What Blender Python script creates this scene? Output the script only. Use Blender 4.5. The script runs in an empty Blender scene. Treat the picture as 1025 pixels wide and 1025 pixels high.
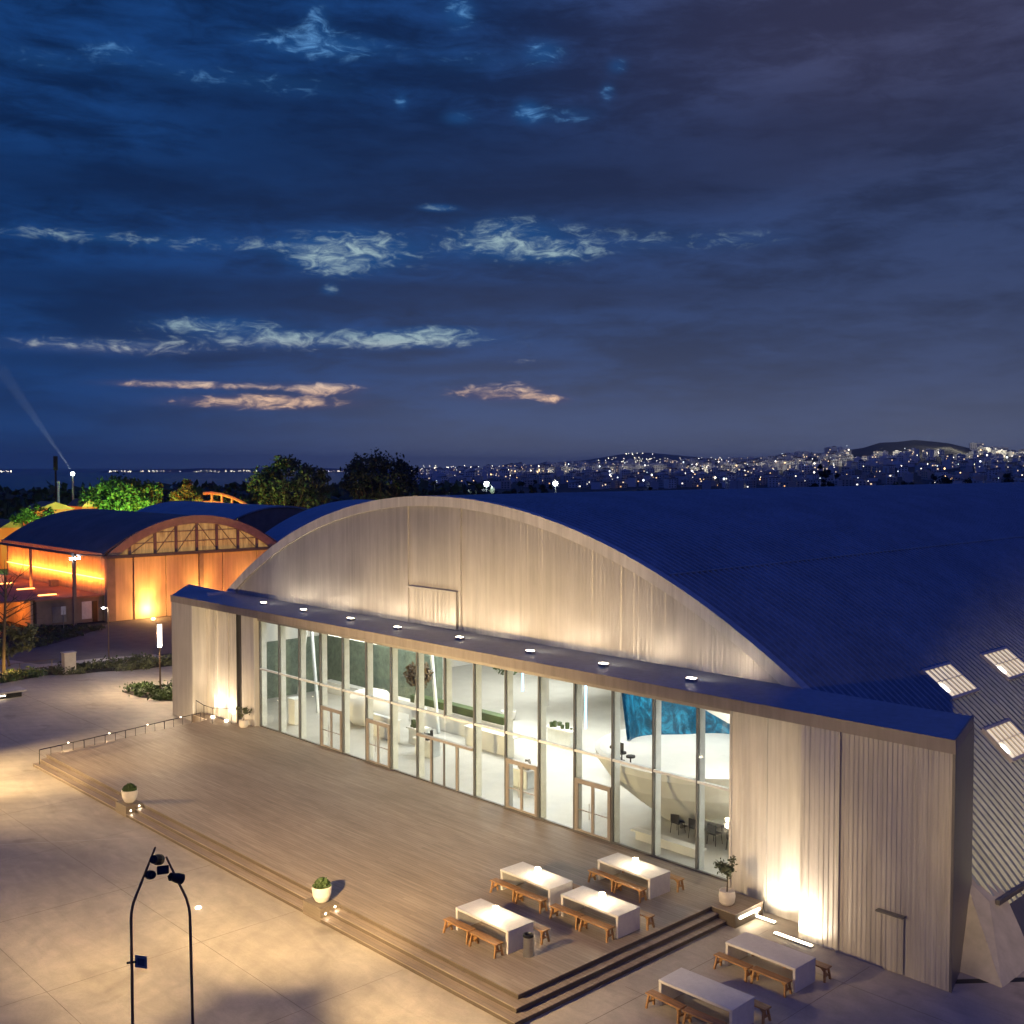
import bpy, bmesh, math, random
from mathutils import Vector, Matrix
random.seed(7)
S = bpy.context.scene
COL = S.collection
PI = math.pi
R = math.radians
HAZE = 8e-5
CAM = Vector((40.26, -33.47, 16.0))

# ------------------------------------------------------------------ materials
def nt(m):
    m.use_nodes = True
    t = m.node_tree
    b = next(n for n in t.nodes if n.type == 'BSDF_PRINCIPLED')
    return t, t.nodes, t.links, b

def new(t, kind, **kw):
    n = t.nodes.new(kind)
    for k, v in kw.items():
        setattr(n, k, v)
    return n

def objmap(t, scale=(1, 1, 1), rot=(0, 0, 0)):
    tc = t.nodes.new('ShaderNodeTexCoord'); mp = t.nodes.new('ShaderNodeMapping')
    mp.inputs['Scale'].default_value = scale; mp.inputs['Rotation'].default_value = rot
    t.links.new(tc.outputs['Object'], mp.inputs['Vector'])
    return mp.outputs['Vector']

def ramp(t, fac, stops):
    r = t.nodes.new('ShaderNodeValToRGB')
    e = r.color_ramp.elements
    while len(e) < len(stops): e.new(0.5)
    for el, (p, c) in zip(e, stops):
        el.position = p; el.color = (*c, 1)
    t.links.new(fac, r.inputs['Fac'])
    return r.outputs['Color']

def noise(t, vec, scale, detail=6, rough=0.6, dist=0.0):
    n = t.nodes.new('ShaderNodeTexNoise')
    n.inputs['Scale'].default_value = scale; n.inputs['Detail'].default_value = detail
    n.inputs['Roughness'].default_value = rough; n.inputs['Distortion'].default_value = dist
    t.links.new(vec, n.inputs['Vector'])
    return n.outputs['Fac']

def mat(name, col, rough=0.6, metal=0.0, var=0.12, scale=2.0, stretch=(1, 1, 1), bump=0.0, bscale=None, spec=None):
    m = bpy.data.materials.new(name)
    t, N, L, b = nt(m)
    v = objmap(t, stretch)
    f = noise(t, v, scale, 8)
    lo = tuple(max(0, c*(1-var)) for c in col); hi = tuple(min(1, c*(1+var)) for c in col)
    L.new(ramp(t, f, [(0.3, lo), (0.7, hi)]), b.inputs['Base Color'])
    b.inputs['Roughness'].default_value = rough; b.inputs['Metallic'].default_value = metal
    if spec is not None: b.inputs['Specular IOR Level'].default_value = spec
    if bump:
        bp = t.nodes.new('ShaderNodeBump'); bp.inputs['Strength'].default_value = bump; bp.inputs['Distance'].default_value = 0.02
        L.new(noise(t, v, bscale or scale*6, 5), bp.inputs['Height']); L.new(bp.outputs['Normal'], b.inputs['Normal'])
    return m

def emit(name, col, strength, base=(0.8, 0.8, 0.8)):
    m = bpy.data.materials.new(name)
    t, N, L, b = nt(m)
    b.inputs['Base Color'].default_value = (*base, 1)
    b.inputs['Emission Color'].default_value = (*col, 1)
    b.inputs['Emission Strength'].default_value = strength
    return m

def glass_mat(name, tint=(0.93, 0.96, 0.95), refl=0.10):
    m = bpy.data.materials.new(name)
    m.use_nodes = True
    t = m.node_tree; t.nodes.clear()
    o = t.nodes.new('ShaderNodeOutputMaterial'); mx = t.nodes.new('ShaderNodeMixShader')
    tr = t.nodes.new('ShaderNodeBsdfTransparent'); gl = t.nodes.new('ShaderNodeBsdfGlossy'); lw = t.nodes.new('ShaderNodeLayerWeight')
    tr.inputs['Color'].default_value = (*tint, 1); gl.inputs['Roughness'].default_value = 0.03
    lw.inputs['Blend'].default_value = .5
    pw = new(t, 'ShaderNodeMath', operation='POWER'); t.links.new(lw.outputs['Facing'], pw.inputs[0]); pw.inputs[1].default_value = 3.5
    ma = new(t, 'ShaderNodeMath', operation='MULTIPLY_ADD'); t.links.new(pw.outputs[0], ma.inputs[0]); ma.inputs[1].default_value = .45; ma.inputs[2].default_value = .06
    t.links.new(ma.outputs[0], mx.inputs['Fac'])
    t.links.new(tr.outputs[0], mx.inputs[1]); t.links.new(gl.outputs[0], mx.inputs[2]); t.links.new(mx.outputs[0], o.inputs['Surface'])
    return m

def clad_mat(name, col, rough=0.42, metal=0.35):
    """weathered metal sheet: vertical streaks and panel-to-panel tone differences"""
    m = bpy.data.materials.new(name)
    t, N, L, b = nt(m)
    v = objmap(t, (1.0, 1.0, 0.05))
    f = noise(t, v, 3.0, 8, 0.7)
    f2 = noise(t, objmap(t, (1, 1, .6)), 0.35, 4)
    mu = new(t, 'ShaderNodeMath', operation='MULTIPLY_ADD'); L.new(f, mu.inputs[0]); mu.inputs[1].default_value = .6
    m2 = new(t, 'ShaderNodeMath', operation='MULTIPLY'); L.new(f2, m2.inputs[0]); m2.inputs[1].default_value = .4; L.new(m2.outputs[0], mu.inputs[2])
    L.new(ramp(t, mu.outputs[0], [(0.32, tuple(c*.66 for c in col)), (0.66, tuple(min(1, c*1.16) for c in col))]), b.inputs['Base Color'])
    rr = new(t, 'ShaderNodeMapRange'); L.new(f, rr.inputs[0]); rr.inputs[3].default_value = rough-.1; rr.inputs[4].default_value = rough+.14
    L.new(rr.outputs[0], b.inputs['Roughness'])
    b.inputs['Metallic'].default_value = metal
    return m

M = {}
M['clad'] = clad_mat('cladding_metal', (0.56, 0.53, 0.49))
M['clad_pale'] = clad_mat('pale_cladding', (0.66, 0.63, 0.58), .5, .1)
M['fascia'] = clad_mat('fascia_metal', (0.34, 0.30, 0.27), .45, .3)
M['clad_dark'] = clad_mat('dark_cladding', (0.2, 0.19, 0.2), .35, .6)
M['roofm'] = clad_mat('roof_sheet', (0.38, 0.43, 0.47), .46, .2)
M['old_roof'] = mat('old_roof_sheet', (0.24, 0.17, 0.14), .6, .1, .25, .3)
M['frame'] = mat('dark_frame', (0.17, 0.17, 0.17), .4, .5)
M['bronze'] = mat('bronze_frame', (0.40, 0.365, 0.33), .4, .5)
M['fin'] = mat('pale_fin', (0.75, 0.78, 0.77), .5)
M['white'] = mat('white_plaster', (0.8, 0.79, 0.75), .6, 0, .04)
M['intfloor'] = mat('terrazzo', (0.55, 0.54, 0.50), .35, 0, .08, 1.2)
M['glass'] = glass_mat('clear_glass')
M['concrete'] = mat('cast_concrete', (0.46, 0.43, 0.39), .8, 0, .18, 1.5, bump=.2)
M['tabletop'] = mat('white_terrazzo', (0.68, 0.65, 0.6), .5, 0, .07, 6)
M['wood'] = mat('oiled_wood', (0.40, 0.21, 0.075), .5, 0, .4, 4, (1, 12, 12))
M['steel'] = mat('brushed_steel', (0.5, 0.49, 0.47), .3, .9, .1, 3, (1, 1, 8))
M['black'] = mat('black_metal', (0.025, 0.025, 0.028), .45, .5)
M['pole'] = mat('brown_pole_paint', (0.15, 0.10, 0.06), .45, .2)
M['soil'] = mat('soil', (0.05, 0.04, 0.03), .95, 0, .3, 3, bump=.5)
M['pot'] = mat('white_pot', (0.68, 0.62, 0.54), .7, 0, .1, 4)
M['bark'] = mat('bark', (0.10, 0.075, 0.05), .9, 0, .3, 3, (1, 1, .2), .5)
M['orange_wall'] = clad_mat('old_hangar_panel', (0.62, 0.47, 0.3), .55, .05)
M['orange_rim'] = mat('hangar_arch_rim', (0.5, 0.36, 0.22), .6, 0, .15)
M['brownwall'] = mat('brown_render', (0.30, 0.23, 0.18), .8, 0, .2, 1)
M['redlit_roof'] = mat('red_lit_flat_roof', (0.42, 0.2, 0.13), .8, 0, .2, .6)  # red glow of the roof lamps is put into the base colour
M['darkseat'] = mat('dark_upholstery', (0.035, 0.037, 0.04), .8)
M['greenwall'] = mat('green_partition', (0.15, 0.19, 0.14), .7, 0, .35, 3)
M['lamp'] = emit('lamp_warm', (1, .82, .58), 45)
M['lamp_soft'] = emit('lamp_diffuser', (1, .84, .62), 12)
M['lamp_cool'] = emit('lamp_cool', (.85, .93, 1), 60)
M['strip'] = emit('strip_warm', (1, .86, .62), 14)
M['strip_in'] = emit('ceiling_strip', (1, .93, .8), 9)
M['strip_orange'] = emit('sodium_strip', (1, .42, .09), 4)
M['tube_blue'] = emit('blue_tube', (.12, .55, 1), 5)
M['lattice'] = emit('orange_lit_frame', (1, .2, .04), .25, (.5, .2, .1))  # emission stands in for orange lamplight falling on the frame

def leaf_mat(name, col, var=.45):
    m = bpy.data.materials.new(name)
    t, N, L, b = nt(m)
    f = noise(t, objmap(t), .9, 3)
    L.new(ramp(t, f, [(0.3, tuple(c*(1-var) for c in col)), (0.7, tuple(c*(1+var) for c in col))]), b.inputs['Base Color'])
    b.inputs['Roughness'].default_value = .6
    return m
M['leaf'] = leaf_mat('leaf_green', (0.06, 0.10, 0.03))
M['leaf_dark'] = leaf_mat('leaf_dark', (0.045, 0.06, 0.03))
M['leaf_olive'] = leaf_mat('leaf_olive', (0.10, 0.115, 0.06))
M['leaf_dry'] = leaf_mat('leaf_dry', (0.12, 0.08, 0.03))

# deck planks run along the facade
def deck_mat():
    m = bpy.data.materials.new('deck_planks')
    t, N, L, b = nt(m)
    br = new(t, 'ShaderNodeTexBrick'); br.offset = .37
    L.new(objmap(t), br.inputs['Vector'])
    br.inputs['Scale'].default_value = 1; br.inputs['Brick Width'].default_value = 3.6; br.inputs['Row Height'].default_value = .145
    br.inputs['Mortar Size'].default_value = .006; br.inputs['Mortar Smooth'].default_value = .2; br.inputs['Bias'].default_value = 0
    br.inputs['Color1'].default_value = (.305, .25, .195, 1); br.inputs['Color2'].default_value = (.365, .305, .24, 1); br.inputs['Mortar'].default_value = (.17, .135, .105, 1)
    f = noise(t, objmap(t, (.25, 3.0, 1)), 2.2, 8, .7)
    f2 = noise(t, objmap(t, (.22, .5, 1)), .5, 5, .6, .8)
    mx = new(t, 'ShaderNodeMix', data_type='RGBA', blend_type='MULTIPLY'); mx.inputs[0].default_value = 1
    L.new(br.outputs['Color'], mx.inputs[6]); L.new(ramp(t, f, [(.25, (.7, .68, .66)), (.75, (1.2, 1.18, 1.15))]), mx.inputs[7])
    m2 = new(t, 'ShaderNodeMix', data_type='RGBA', blend_type='MULTIPLY'); m2.inputs[0].default_value = 1
    L.new(mx.outputs[2], m2.inputs[6]); L.new(ramp(t, f2, [(.3, (.8, .78, .76)), (.7, (1.12, 1.1, 1.08))]), m2.inputs[7])
    L.new(m2.outputs[2], b.inputs['Base Color']); b.inputs['Roughness'].default_value = .55
    bp = new(t, 'ShaderNodeBump'); bp.inputs['Strength'].default_value = .4; bp.inputs['Distance'].default_value = .01
    L.new(br.outputs['Fac'], bp.inputs['Height']); bp.invert = True; L.new(bp.outputs['Normal'], b.inputs['Normal'])
    return m
M['deck'] = deck_mat()

def plaza_mat():
    m = bpy.data.materials.new('polished_concrete')
    t, N, L, b = nt(m)
    v = objmap(t)
    a = noise(t, v, .12, 6, .6, .6); c = noise(t, v, 1.1, 8, .7, 1.2); d = noise(t, objmap(t, (.35, 1.6, 1), (0, 0, .5)), .55, 6, .65, 1.5)
    e = noise(t, v, 14, 4)
    base = ramp(t, a, [(.3, (.37, .32, .255)), (.7, (.50, .445, .36))])
    for f, lo, hi in ((c, .84, 1.12), (d, .86, 1.1), (e, .95, 1.05)):
        mx = new(t, 'ShaderNodeMix', data_type='RGBA', blend_type='MULTIPLY'); mx.inputs[0].default_value = 1
        L.new(base, mx.inputs[6]); L.new(ramp(t, f, [(.3, (lo, lo, lo)), (.7, (hi, hi, hi))]), mx.inputs[7]); base = mx.outputs[2]
    wv = new(t, 'ShaderNodeTexWave', wave_type='RINGS', rings_direction='Z'); wv.inputs['Scale'].default_value = .30; wv.inputs['Distortion'].default_value = 16; wv.inputs['Detail'].default_value = 5; wv.inputs['Detail Scale'].default_value = .6
    mpw = new(t, 'ShaderNodeMapping'); L.new(t.nodes['Texture Coordinate'].outputs['Object'], mpw.inputs['Vector']); mpw.inputs['Location'].default_value = (2, 24, 0); L.new(mpw.outputs[0], wv.inputs['Vector'])
    mx = new(t, 'ShaderNodeMix', data_type='RGBA', blend_type='MULTIPLY'); mx.inputs[0].default_value = 1
    L.new(base, mx.inputs[6]); L.new(ramp(t, wv.outputs['Fac'], [(.0, (.955, .955, .955)), (.6, (1.02, 1.02, 1.02))]), mx.inputs[7]); base = mx.outputs[2]
    st_ = noise(t, v, .38, 3, .5, .4)
    mx = new(t, 'ShaderNodeMix', data_type='RGBA', blend_type='MULTIPLY'); mx.inputs[0].default_value = 1
    L.new(base, mx.inputs[6]); L.new(ramp(t, st_, [(.27, (.72, .71, .70)), (.36, (1, 1, 1))]), mx.inputs[7]); base = mx.outputs[2]
    L.new(base, b.inputs['Base Color'])
    rr = new(t, 'ShaderNodeMapRange'); L.new(c, rr.inputs[0]); rr.inputs[1].default_value = .3; rr.inputs[2].default_value = .7; rr.inputs[3].default_value = .5; rr.inputs[4].default_value = .8
    L.new(rr.outputs[0], b.inputs['Roughness'])
    return m
M['plaza'] = plaza_mat()
M['asphalt'] = mat('asphalt_sheet', (0.13, 0.115, 0.105), .8, 0, .2, .8, bump=.2, bscale=20)
M['terrain'] = mat('dry_terrain', (0.05, 0.048, 0.04), .95, 0, .4, .05)
M['sea'] = mat('sea_water', (0.012, 0.03, 0.06), .25, 0, .1, .01)
M['joint'] = mat('slab_joint', (0.20, 0.17, 0.14), .9, 0, .5, .6)
M['joint_pale'] = mat('pale_joint', (0.56, 0.52, 0.46), .8)

def blue_screen():
    m = bpy.data.materials.new('glowing_sea_model')
    t, N, L, b = nt(m)
    f = noise(t, objmap(t, (1, 1.6, 1)), .9, 8, .65, 2.0)
    c = ramp(t, f, [(.3, (.008, .045, .08)), (.5, (.012, .10, .19)), (.68, (.03, .30, .52))])
    L.new(c, b.inputs['Base Color']); L.new(c, b.inputs['Emission Color']); b.inputs['Emission Strength'].default_value = .3
    b.inputs['Roughness'].default_value = .2
    return m
M['bluesea'] = blue_screen()

def tymp():
    m = bpy.data.materials.new('lit_tympanum_glazing')
    t, N, L, b = nt(m)
    f = noise(t, objmap(t, (1, 3, .5)), 1.2, 6, .7)
    c = ramp(t, f, [(.35, (.25, .11, .02)), (.65, (.75, .42, .12))])
    L.new(c, b.inputs['Emission Color']); b.inputs['Emission Strength'].default_value = .6
    b.inputs['Base Color'].default_value = (.3, .25, .18, 1); b.inputs['Roughness'].default_value = .3
    return m
M['tymp'] = tymp()

# ------------------------------------------------------------------ mesh builder
class MB:
    def __init__(s): s.v = []; s.f = []
    def add(s, verts, faces):
        o = len(s.v); s.v += [tuple(p) for p in verts]; s.f += [tuple(i+o for i in f) for f in faces]; return s
    def box(s, x0, x1, y0, y1, z0, z1):
        return s.add([(x0,y0,z0),(x1,y0,z0),(x1,y1,z0),(x0,y1,z0),(x0,y0,z1),(x1,y0,z1),(x1,y1,z1),(x0,y1,z1)],
                     [(0,3,2,1),(4,5,6,7),(0,1,5,4),(1,2,6,5),(2,3,7,6),(3,0,4,7)])
    def prism(s, poly, z0, z1):
        n = len(poly)
        return s.add([(x,y,z0) for x,y in poly]+[(x,y,z1) for x,y in poly],
                     [tuple(range(n-1,-1,-1)), tuple(range(n,2*n))]+[(i,(i+1)%n,n+(i+1)%n,n+i) for i in range(n)])
    def solid(s, front, back):
        n = len(front)
        return s.add(list(front)+list(back), [tuple(range(n)), tuple(range(2*n-1,n-1,-1))]+[(i,n+i,n+(i+1)%n,(i+1)%n) for i in range(n)])
    def quad(s, a, b, c, d): return s.add([a,b,c,d], [(0,1,2,3)])
    def tube(s, pts, r, n=8, cap=True):
        pts = [Vector(p) for p in pts]
        rs = r if isinstance(r, (list, tuple)) else [r]*len(pts)
        rings = []
        for i, p in enumerate(pts):
            d = (pts[min(i+1, len(pts)-1)]-pts[max(i-1, 0)]).normalized()
            a = Vector((0,0,1)) if abs(d.z) < .9 else Vector((1,0,0))
            u = d.cross(a).normalized(); w = d.cross(u)
            rings.append([p+(u*math.cos(2*PI*k/n)+w*math.sin(2*PI*k/n))*rs[i] for k in range(n)])
        vs = [q for rg in rings for q in rg]
        fs = [(i*n+k, i*n+(k+1)%n, (i+1)*n+(k+1)%n, (i+1)*n+k) for i in range(len(pts)-1) for k in range(n)]
        if cap: fs += [tuple(range(n-1,-1,-1)), tuple(range((len(pts)-1)*n, len(pts)*n))]
        return s.add(vs, fs)
    def lathe(s, prof, c=(0,0,0), n=24, sx=1, sy=1):
        vs = [(c[0]+r*math.cos(2*PI*k/n)*sx, c[1]+r*math.sin(2*PI*k/n)*sy, c[2]+z) for r, z in prof for k in range(n)]
        fs = [(i*n+k, i*n+(k+1)%n, (i+1)*n+(k+1)%n, (i+1)*n+k) for i in range(len(prof)-1) for k in range(n)]
        if prof[0][0] > 1e-4: fs.append(tuple(range(n-1,-1,-1)))
        if prof[-1][0] > 1e-4: fs.append(tuple(range((len(prof)-1)*n, len(prof)*n)))
        return s.add(vs, fs)
    def xf(s, mtx):
        s.v = [tuple(mtx @ Vector(p)) for p in s.v]; return s
    def build(s, name, m, parent=None, bevel=0, smooth=False):
        off = Vector((0,0,0))
        p = parent
        while p is not None: off += p.location; p = p.parent
        me = bpy.data.meshes.new(name)
        me.from_pydata([tuple(Vector(q)-off) for q in s.v], [], s.f); me.update()
        for mm in (m if isinstance(m, (list, tuple)) else [m]): me.materials.append(mm)
        if smooth:
            for q in me.polygons: q.use_smooth = True
        o = bpy.data.objects.new(name, me); COL.objects.link(o)
        if parent is not None: o.parent = parent
        if bevel:
            bv = o.modifiers.new('bevel', 'BEVEL'); bv.width = bevel; bv.segments = 2; bv.limit_method = 'ANGLE'
        return o

def tag(o, label, cat, group=None, kind=None):
    o['label'] = label; o['category'] = cat
    if group: o['group'] = group
    if kind: o['kind'] = kind
    return o
def thing(name, label, cat, loc=(0,0,0), group=None):
    o = bpy.data.objects.new(name, None); COL.objects.link(o); o.location = loc; o.empty_display_size = .3
    return tag(o, label, cat, group)
def copy_tree(o, parent=None):
    c = o.copy(); COL.objects.link(c)
    if parent is not None: c.parent = parent
    for ch in list(o.children): copy_tree(ch, c)
    return c
def light(name, kind, loc, energy, col, parent=None, aim=None, **kw):
    d = bpy.data.lights.new(name, kind); d.energy = energy; d.color = col
    for k, v in kw.items(): setattr(d, k, v)
    o = bpy.data.objects.new(name, d); COL.objects.link(o)
    loc = Vector(loc)
    if aim is not None: o.rotation_euler = (Vector(aim)-loc).to_track_quat('-Z', 'Y').to_euler()
    off = Vector((0,0,0)); p = parent
    while p is not None: off += p.location; p = p.parent
    o.location = loc-off
    if parent is not None: o.parent = parent
    return o
def polar(az, d, z=0): return Vector((CAM.x+d*math.sin(R(az)), CAM.y+d*math.cos(R(az)), z))
def bearing(px):   # compass bearing of a column of the view
    return -46.634+math.degrees(math.atan((px-512.5)/1090.44))
def sightz(py, d): return 16-(py-467.8)/1090.44*d

WARM = (1, .70, .34); WARM2 = (1, .8, .56); ORANGE = (1, .25, .03); COOL = (.85, .93, 1)

# ------------------------------------------------------------------ camera
cd = bpy.data.cameras.new('camera'); cam = bpy.data.objects.new('camera', cd); COL.objects.link(cam)
cam.location = CAM; cam.rotation_euler = (R(90-2.346), 0, R(46.634))
cd.sensor_width = 36; cd.lens = 36*1090.44/1025; cd.clip_start = .1; cd.clip_end = 80000
S.camera = cam

# ------------------------------------------------------------------ terrain, sea, hills
def lerp_tab(x, tab):
    for (a, u), (b, v) in zip(tab, tab[1:]):
        if x <= b:
            t = min(1, max(0, (x-a)/(b-a))); t = t*t*(3-2*t) if False else t
            return u+(v-u)*t
    return tab[-1][1]
RIDGE = [(-120, -31), (-59.5, -31), (-55, -14), (-50, 4), (-44, 19), (-40, 22), (-36, 26), (-33, 34), (-31, 45), (-29, 60), (-26.5, 80), (-24.3, 63), (-22.3, 46), (-20, 42), (-10, 40), (40, 30), (240, 0)]
def height(az, d):
    if d < 260: return -0.02
    rz = lerp_tab(az, RIDGE)
    sea = rz < -10
    if sea:
        return lerp_tab(d, [(260, -.02), (700, -14), (1500, -27), (2000, -33), (60000, -60)])
    return lerp_tab(d, [(260, -.02), (600, -14), (900, -20), (1450, -13), (2600, rz), (3400, rz*.4-6), (5000, -20), (60000, -60)])
mb = MB()
azs = [-130+i*2 for i in range(15)]+[-100+i*.8 for i in range(125)]+[i*10 for i in range(0, 23)]
ds = [0.5, 60, 150, 260, 350, 450, 600, 750, 900, 1100, 1300, 1450, 1700, 1950, 2200, 2400, 2600, 2800, 3100, 3400, 4200, 5000, 8000]
verts = []; 
for d in ds:
    for a in azs:
        h = height(a, d)
        if d > 1000: h += 5*math.sin(a*3.1+d*.004)*math.sin(d*.0031+a) if h > -10 else 0
        verts.append(polar(a, d, h))
n = len(azs); fs = []
for i in range(len(ds)-1):
    for k in range(n-1): fs.append((i*n+k, i*n+k+1, (i+1)*n+k+1, (i+1)*n+k))
    fs.append((i*n+n-1, i*n, (i+1)*n, (i+1)*n+n-1))
mb.add(verts, fs)
tag(mb.build('ground', M['terrain'], smooth=True), 'dark ground falling from the old airfield towards the sea', 'ground', kind='structure')
mb = MB(); mb.add([(-40000,-20000,-30),(30000,-20000,-30),(30000,50000,-30),(-40000,50000,-30)], [(0,1,2,3)])
tag(mb.build('sea', M['sea']), 'dark blue sea reaching the horizon beyond the trees', 'sea', kind='structure')
# far mountain and far shore
def ridge(name, label, d, pts, depth, m):
    mb = MB(); prev = None; vs = []; fs = []
    for i, (px, py) in enumerate(pts):
        a = bearing(px); z = sightz(py, d)
        vs += [polar(a, d-depth, -32), polar(a, d, z), polar(a, d+depth, -32)]
        if i: o = 3*i; fs += [(o-3, o, o+1, o-2), (o-2, o+1, o+2, o-1)]
    mb.add(vs, fs)
    return tag(mb.build(name, m, smooth=True), label, 'hills', kind='structure')
M['farhill'] = mat('far_scrub', (0.06, 0.06, 0.05), .95, 0, .3, .002)
ridge('hills', 'faint distant mountain behind the lit city', 9000, [(440,470),(500,468),(545,465),(590,460),(620,455),(645,453),(670,455),(700,458),(740,462),(800,466),(900,467)], 1500, M['farhill'])
ridge('far_shore', 'low far shore with a string of lights across the sea', 11000, [(100,471.6),(150,470.4),(200,468.5),(250,469),(300,468),(360,469.5),(420,468),(470,470)], 500, M['farhill'])

# ------------------------------------------------------------------ plaza, road, beds
def sheet(name, poly, z, m, label, cat, kind='structure'):
    mb = MB(); mb.add([(x, y, z) for x, y in poly], [tuple(range(len(poly)))])
    return tag(mb.build(name, m), label, cat, kind=kind)
plz = sheet('plaza', [(-120,-60),(70,-60),(70,-1),(34,4),(34,60),(-33,60),(-33,8),(-62,8),(-75,-5),(-120,-8)], .0, M['plaza'], 'pale polished concrete plaza around the timber deck', 'plaza')
plz.location.z = 0.004
sheet('road', [(-47.5,9.5),(-49.5,4),(-50,-1),(-58,-3.2),(-59,1),(-61,5),(-66,10.6),(-69.8,13.4),(-69.8,60),(-40,60)], .009, M['asphalt'], 'grey asphalt forecourt before the orange lit hangar', 'road')
def strip(name, pts, w, m, parent, z=.009):
    mb = MB()
    for (x0, y0), (x1, y1) in zip(pts, pts[1:]):
        d = Vector((x1-x0, y1-y0)).normalized(); nx, ny = -d.y*w/2, d.x*w/2
        mb.add([(x0-nx,y0-ny,z),(x1-nx,y1-ny,z),(x1+nx,y1+ny,z),(x0+nx,y0+ny,z)], [(0,1,2,3)])
    return mb.build(name, m, parent)
JL = [[(x, -60), (x, -12.6)] for x in (-24.3,-18.1,-11.9,-5.7,.5,6.8,13.1)]+[[(x, -60), (x, -1.6)] for x in (19.4,23.2,29)]
JL += [[(-60, y), (19.2, y)] for y in (-16.3,-21.4,-26.5,-31.6)]+[[(18.7, y), (45, y)] for y in (-3.2,-8.3,-13.4)]+[[(-40, y), (-20.5, y)] for y in (-6.2,-11.3)]
for pts in JL: strip('joint', pts, random.uniform(.016,.03), M['joint'], plz)
strip('joint', [(-9.5,-20.4),(-4.4,-13.0)], .03, M['joint_pale'], plz)
strip('drain_slot', [(25.2,-1.0),(27.2,1.4),(30,4.4)], .28, M['black'], plz)

def leaf_cloud(mb, n, fn, size, flat=.0):
    for _ in range(n):
        p = fn(); s = size*random.uniform(.6, 1.3)
        a = Vector((random.gauss(0,1), random.gauss(0,1), random.gauss(0,1)*(1-flat))).normalized()
        b = a.cross(Vector((random.gauss(0,1), random.gauss(0,1), random.gauss(0,1)))).normalized()
        mb.add([p-a*s*.9, p-b*s*.45, p+a*s*.9, p+b*s*.45], [(0,1,2,3)])
def in_poly(poly):
    xs = [p[0] for p in poly]; ys = [p[1] for p in poly]
    while True:
        x = random.uniform(min(xs), max(xs)); y = random.uniform(min(ys), max(ys)); ins = False; j = len(poly)-1
        for i in range(len(poly)):
            if (poly[i][1] > y) != (poly[j][1] > y) and x < (poly[j][0]-poly[i][0])*(y-poly[i][1])/(poly[j][1]-poly[i][1])+poly[i][0]: ins = not ins
            j = i
        if ins: return x, y
beds = [
    ('low hedge bed behind the concrete block by the path', [(-44.9,-2.6),(-43.6,-.4),(-43.4,1.3),(-42.4,3.2),(-41.9,7),(-41,10),(-43.2,11),(-45.2,6),(-46.2,2),(-46.4,-1.6)], 3200, .75, 'leaf_olive'),
    ('planted bed under the glowing column lamp', [(-34.8,-.8),(-32.2,-.7),(-29.5,.4),(-28.6,1.6),(-31,3.6),(-33.8,2.3),(-35.2,.4)], 1800, .7, 'leaf'),
    ('dark planting bed in front of the low brown annex', [(-57.2,-2.4),(-58.1,1.1),(-60.2,4.5),(-65.5,10.3),(-69,11),(-70.2,6),(-70.5,-1),(-66,-6),(-58,-6)], 4200, .5, 'leaf_dark'),
    ('narrow dark hedge strip beside the low stone bench', [(-46.4,-2.9),(-44.6,-3.0),(-43.8,-6.5),(-44,-10),(-46,-10),(-46.2,-6)], 1500, .6, 'leaf'),
]
for lab, poly, nl, h, lm in beds:
    mbs = MB(); mbs.add([(x, y, .02) for x, y in poly], [tuple(range(len(poly)))])
    tag(mbs.build('planting_bed', M['soil']), 'bare soil of the '+lab, 'soil', kind='structure')
    mb = MB()
    clumps = [(in_poly(poly), random.uniform(.3, 1)) for _ in range(nl//45)]
    def fn():
        (cx, cy), hh = random.choice(clumps)
        t = random.random()
        return Vector((cx+random.gauss(0, .34), cy+random.gauss(0, .34), .06+t*h*hh))
    leaf_cloud(mb, nl, fn, .16)
    tag(mb.build('ground_cover', M[lm]), lab, 'plants', kind='stuff')

# ------------------------------------------------------------------ timber deck and steps
DZ = .5
M['plinth'] = mat('shaded_plinth_boards', (.17,.135,.10), .7, 0, .25, 2, (.3,6,6))  # the block front's shadow is put into this darker board colour
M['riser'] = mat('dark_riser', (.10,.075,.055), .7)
DP = lambda e: [(-19.4,-11.72-e),(17.5+e,-11.72-e),(17.5+e,-2.3),(18.55,-2.3),(18.55,-.62),(16.95,-.62),(16.95,-.06),(-18.9,-.06),(-18.9,-.75),(-22.9,-.75),(-22.9,-1.5),(-20.9,-1.5)]
dk = MB(); dk.prism(DP(.03), DZ-.03, DZ)
deck = tag(dk.build('deck', M['deck']), 'long timber plank deck in front of the glass facade', 'deck', kind='structure')
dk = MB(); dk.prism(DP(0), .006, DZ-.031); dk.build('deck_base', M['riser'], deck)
sb_ = MB(); st = MB()
for i in (0, 1):
    z1 = DZ-.167*(i+1); a0_, b0_ = .32*i, .38*i; a1_, b1_ = .32*(i+1), .38*(i+1)
    def ring(e): return [(-19.3,-11.722-b0_),(17.502+a0_,-11.722-b0_),(17.502+a0_,-2.32),(17.5+a1_+e,-2.32),(17.5+a1_+e,-11.72-b1_-e),(-19.3,-11.72-b1_-e)]
    sb_.prism(ring(0), .006, z1-.026); st.prism(ring(.03), z1-.025, z1)
steps = tag(st.build('steps', M['deck']), 'two broad timber steps wrapping the plaza sides of the deck', 'steps', kind='structure')
sb_.build('riser', M['riser'], steps)
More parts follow.
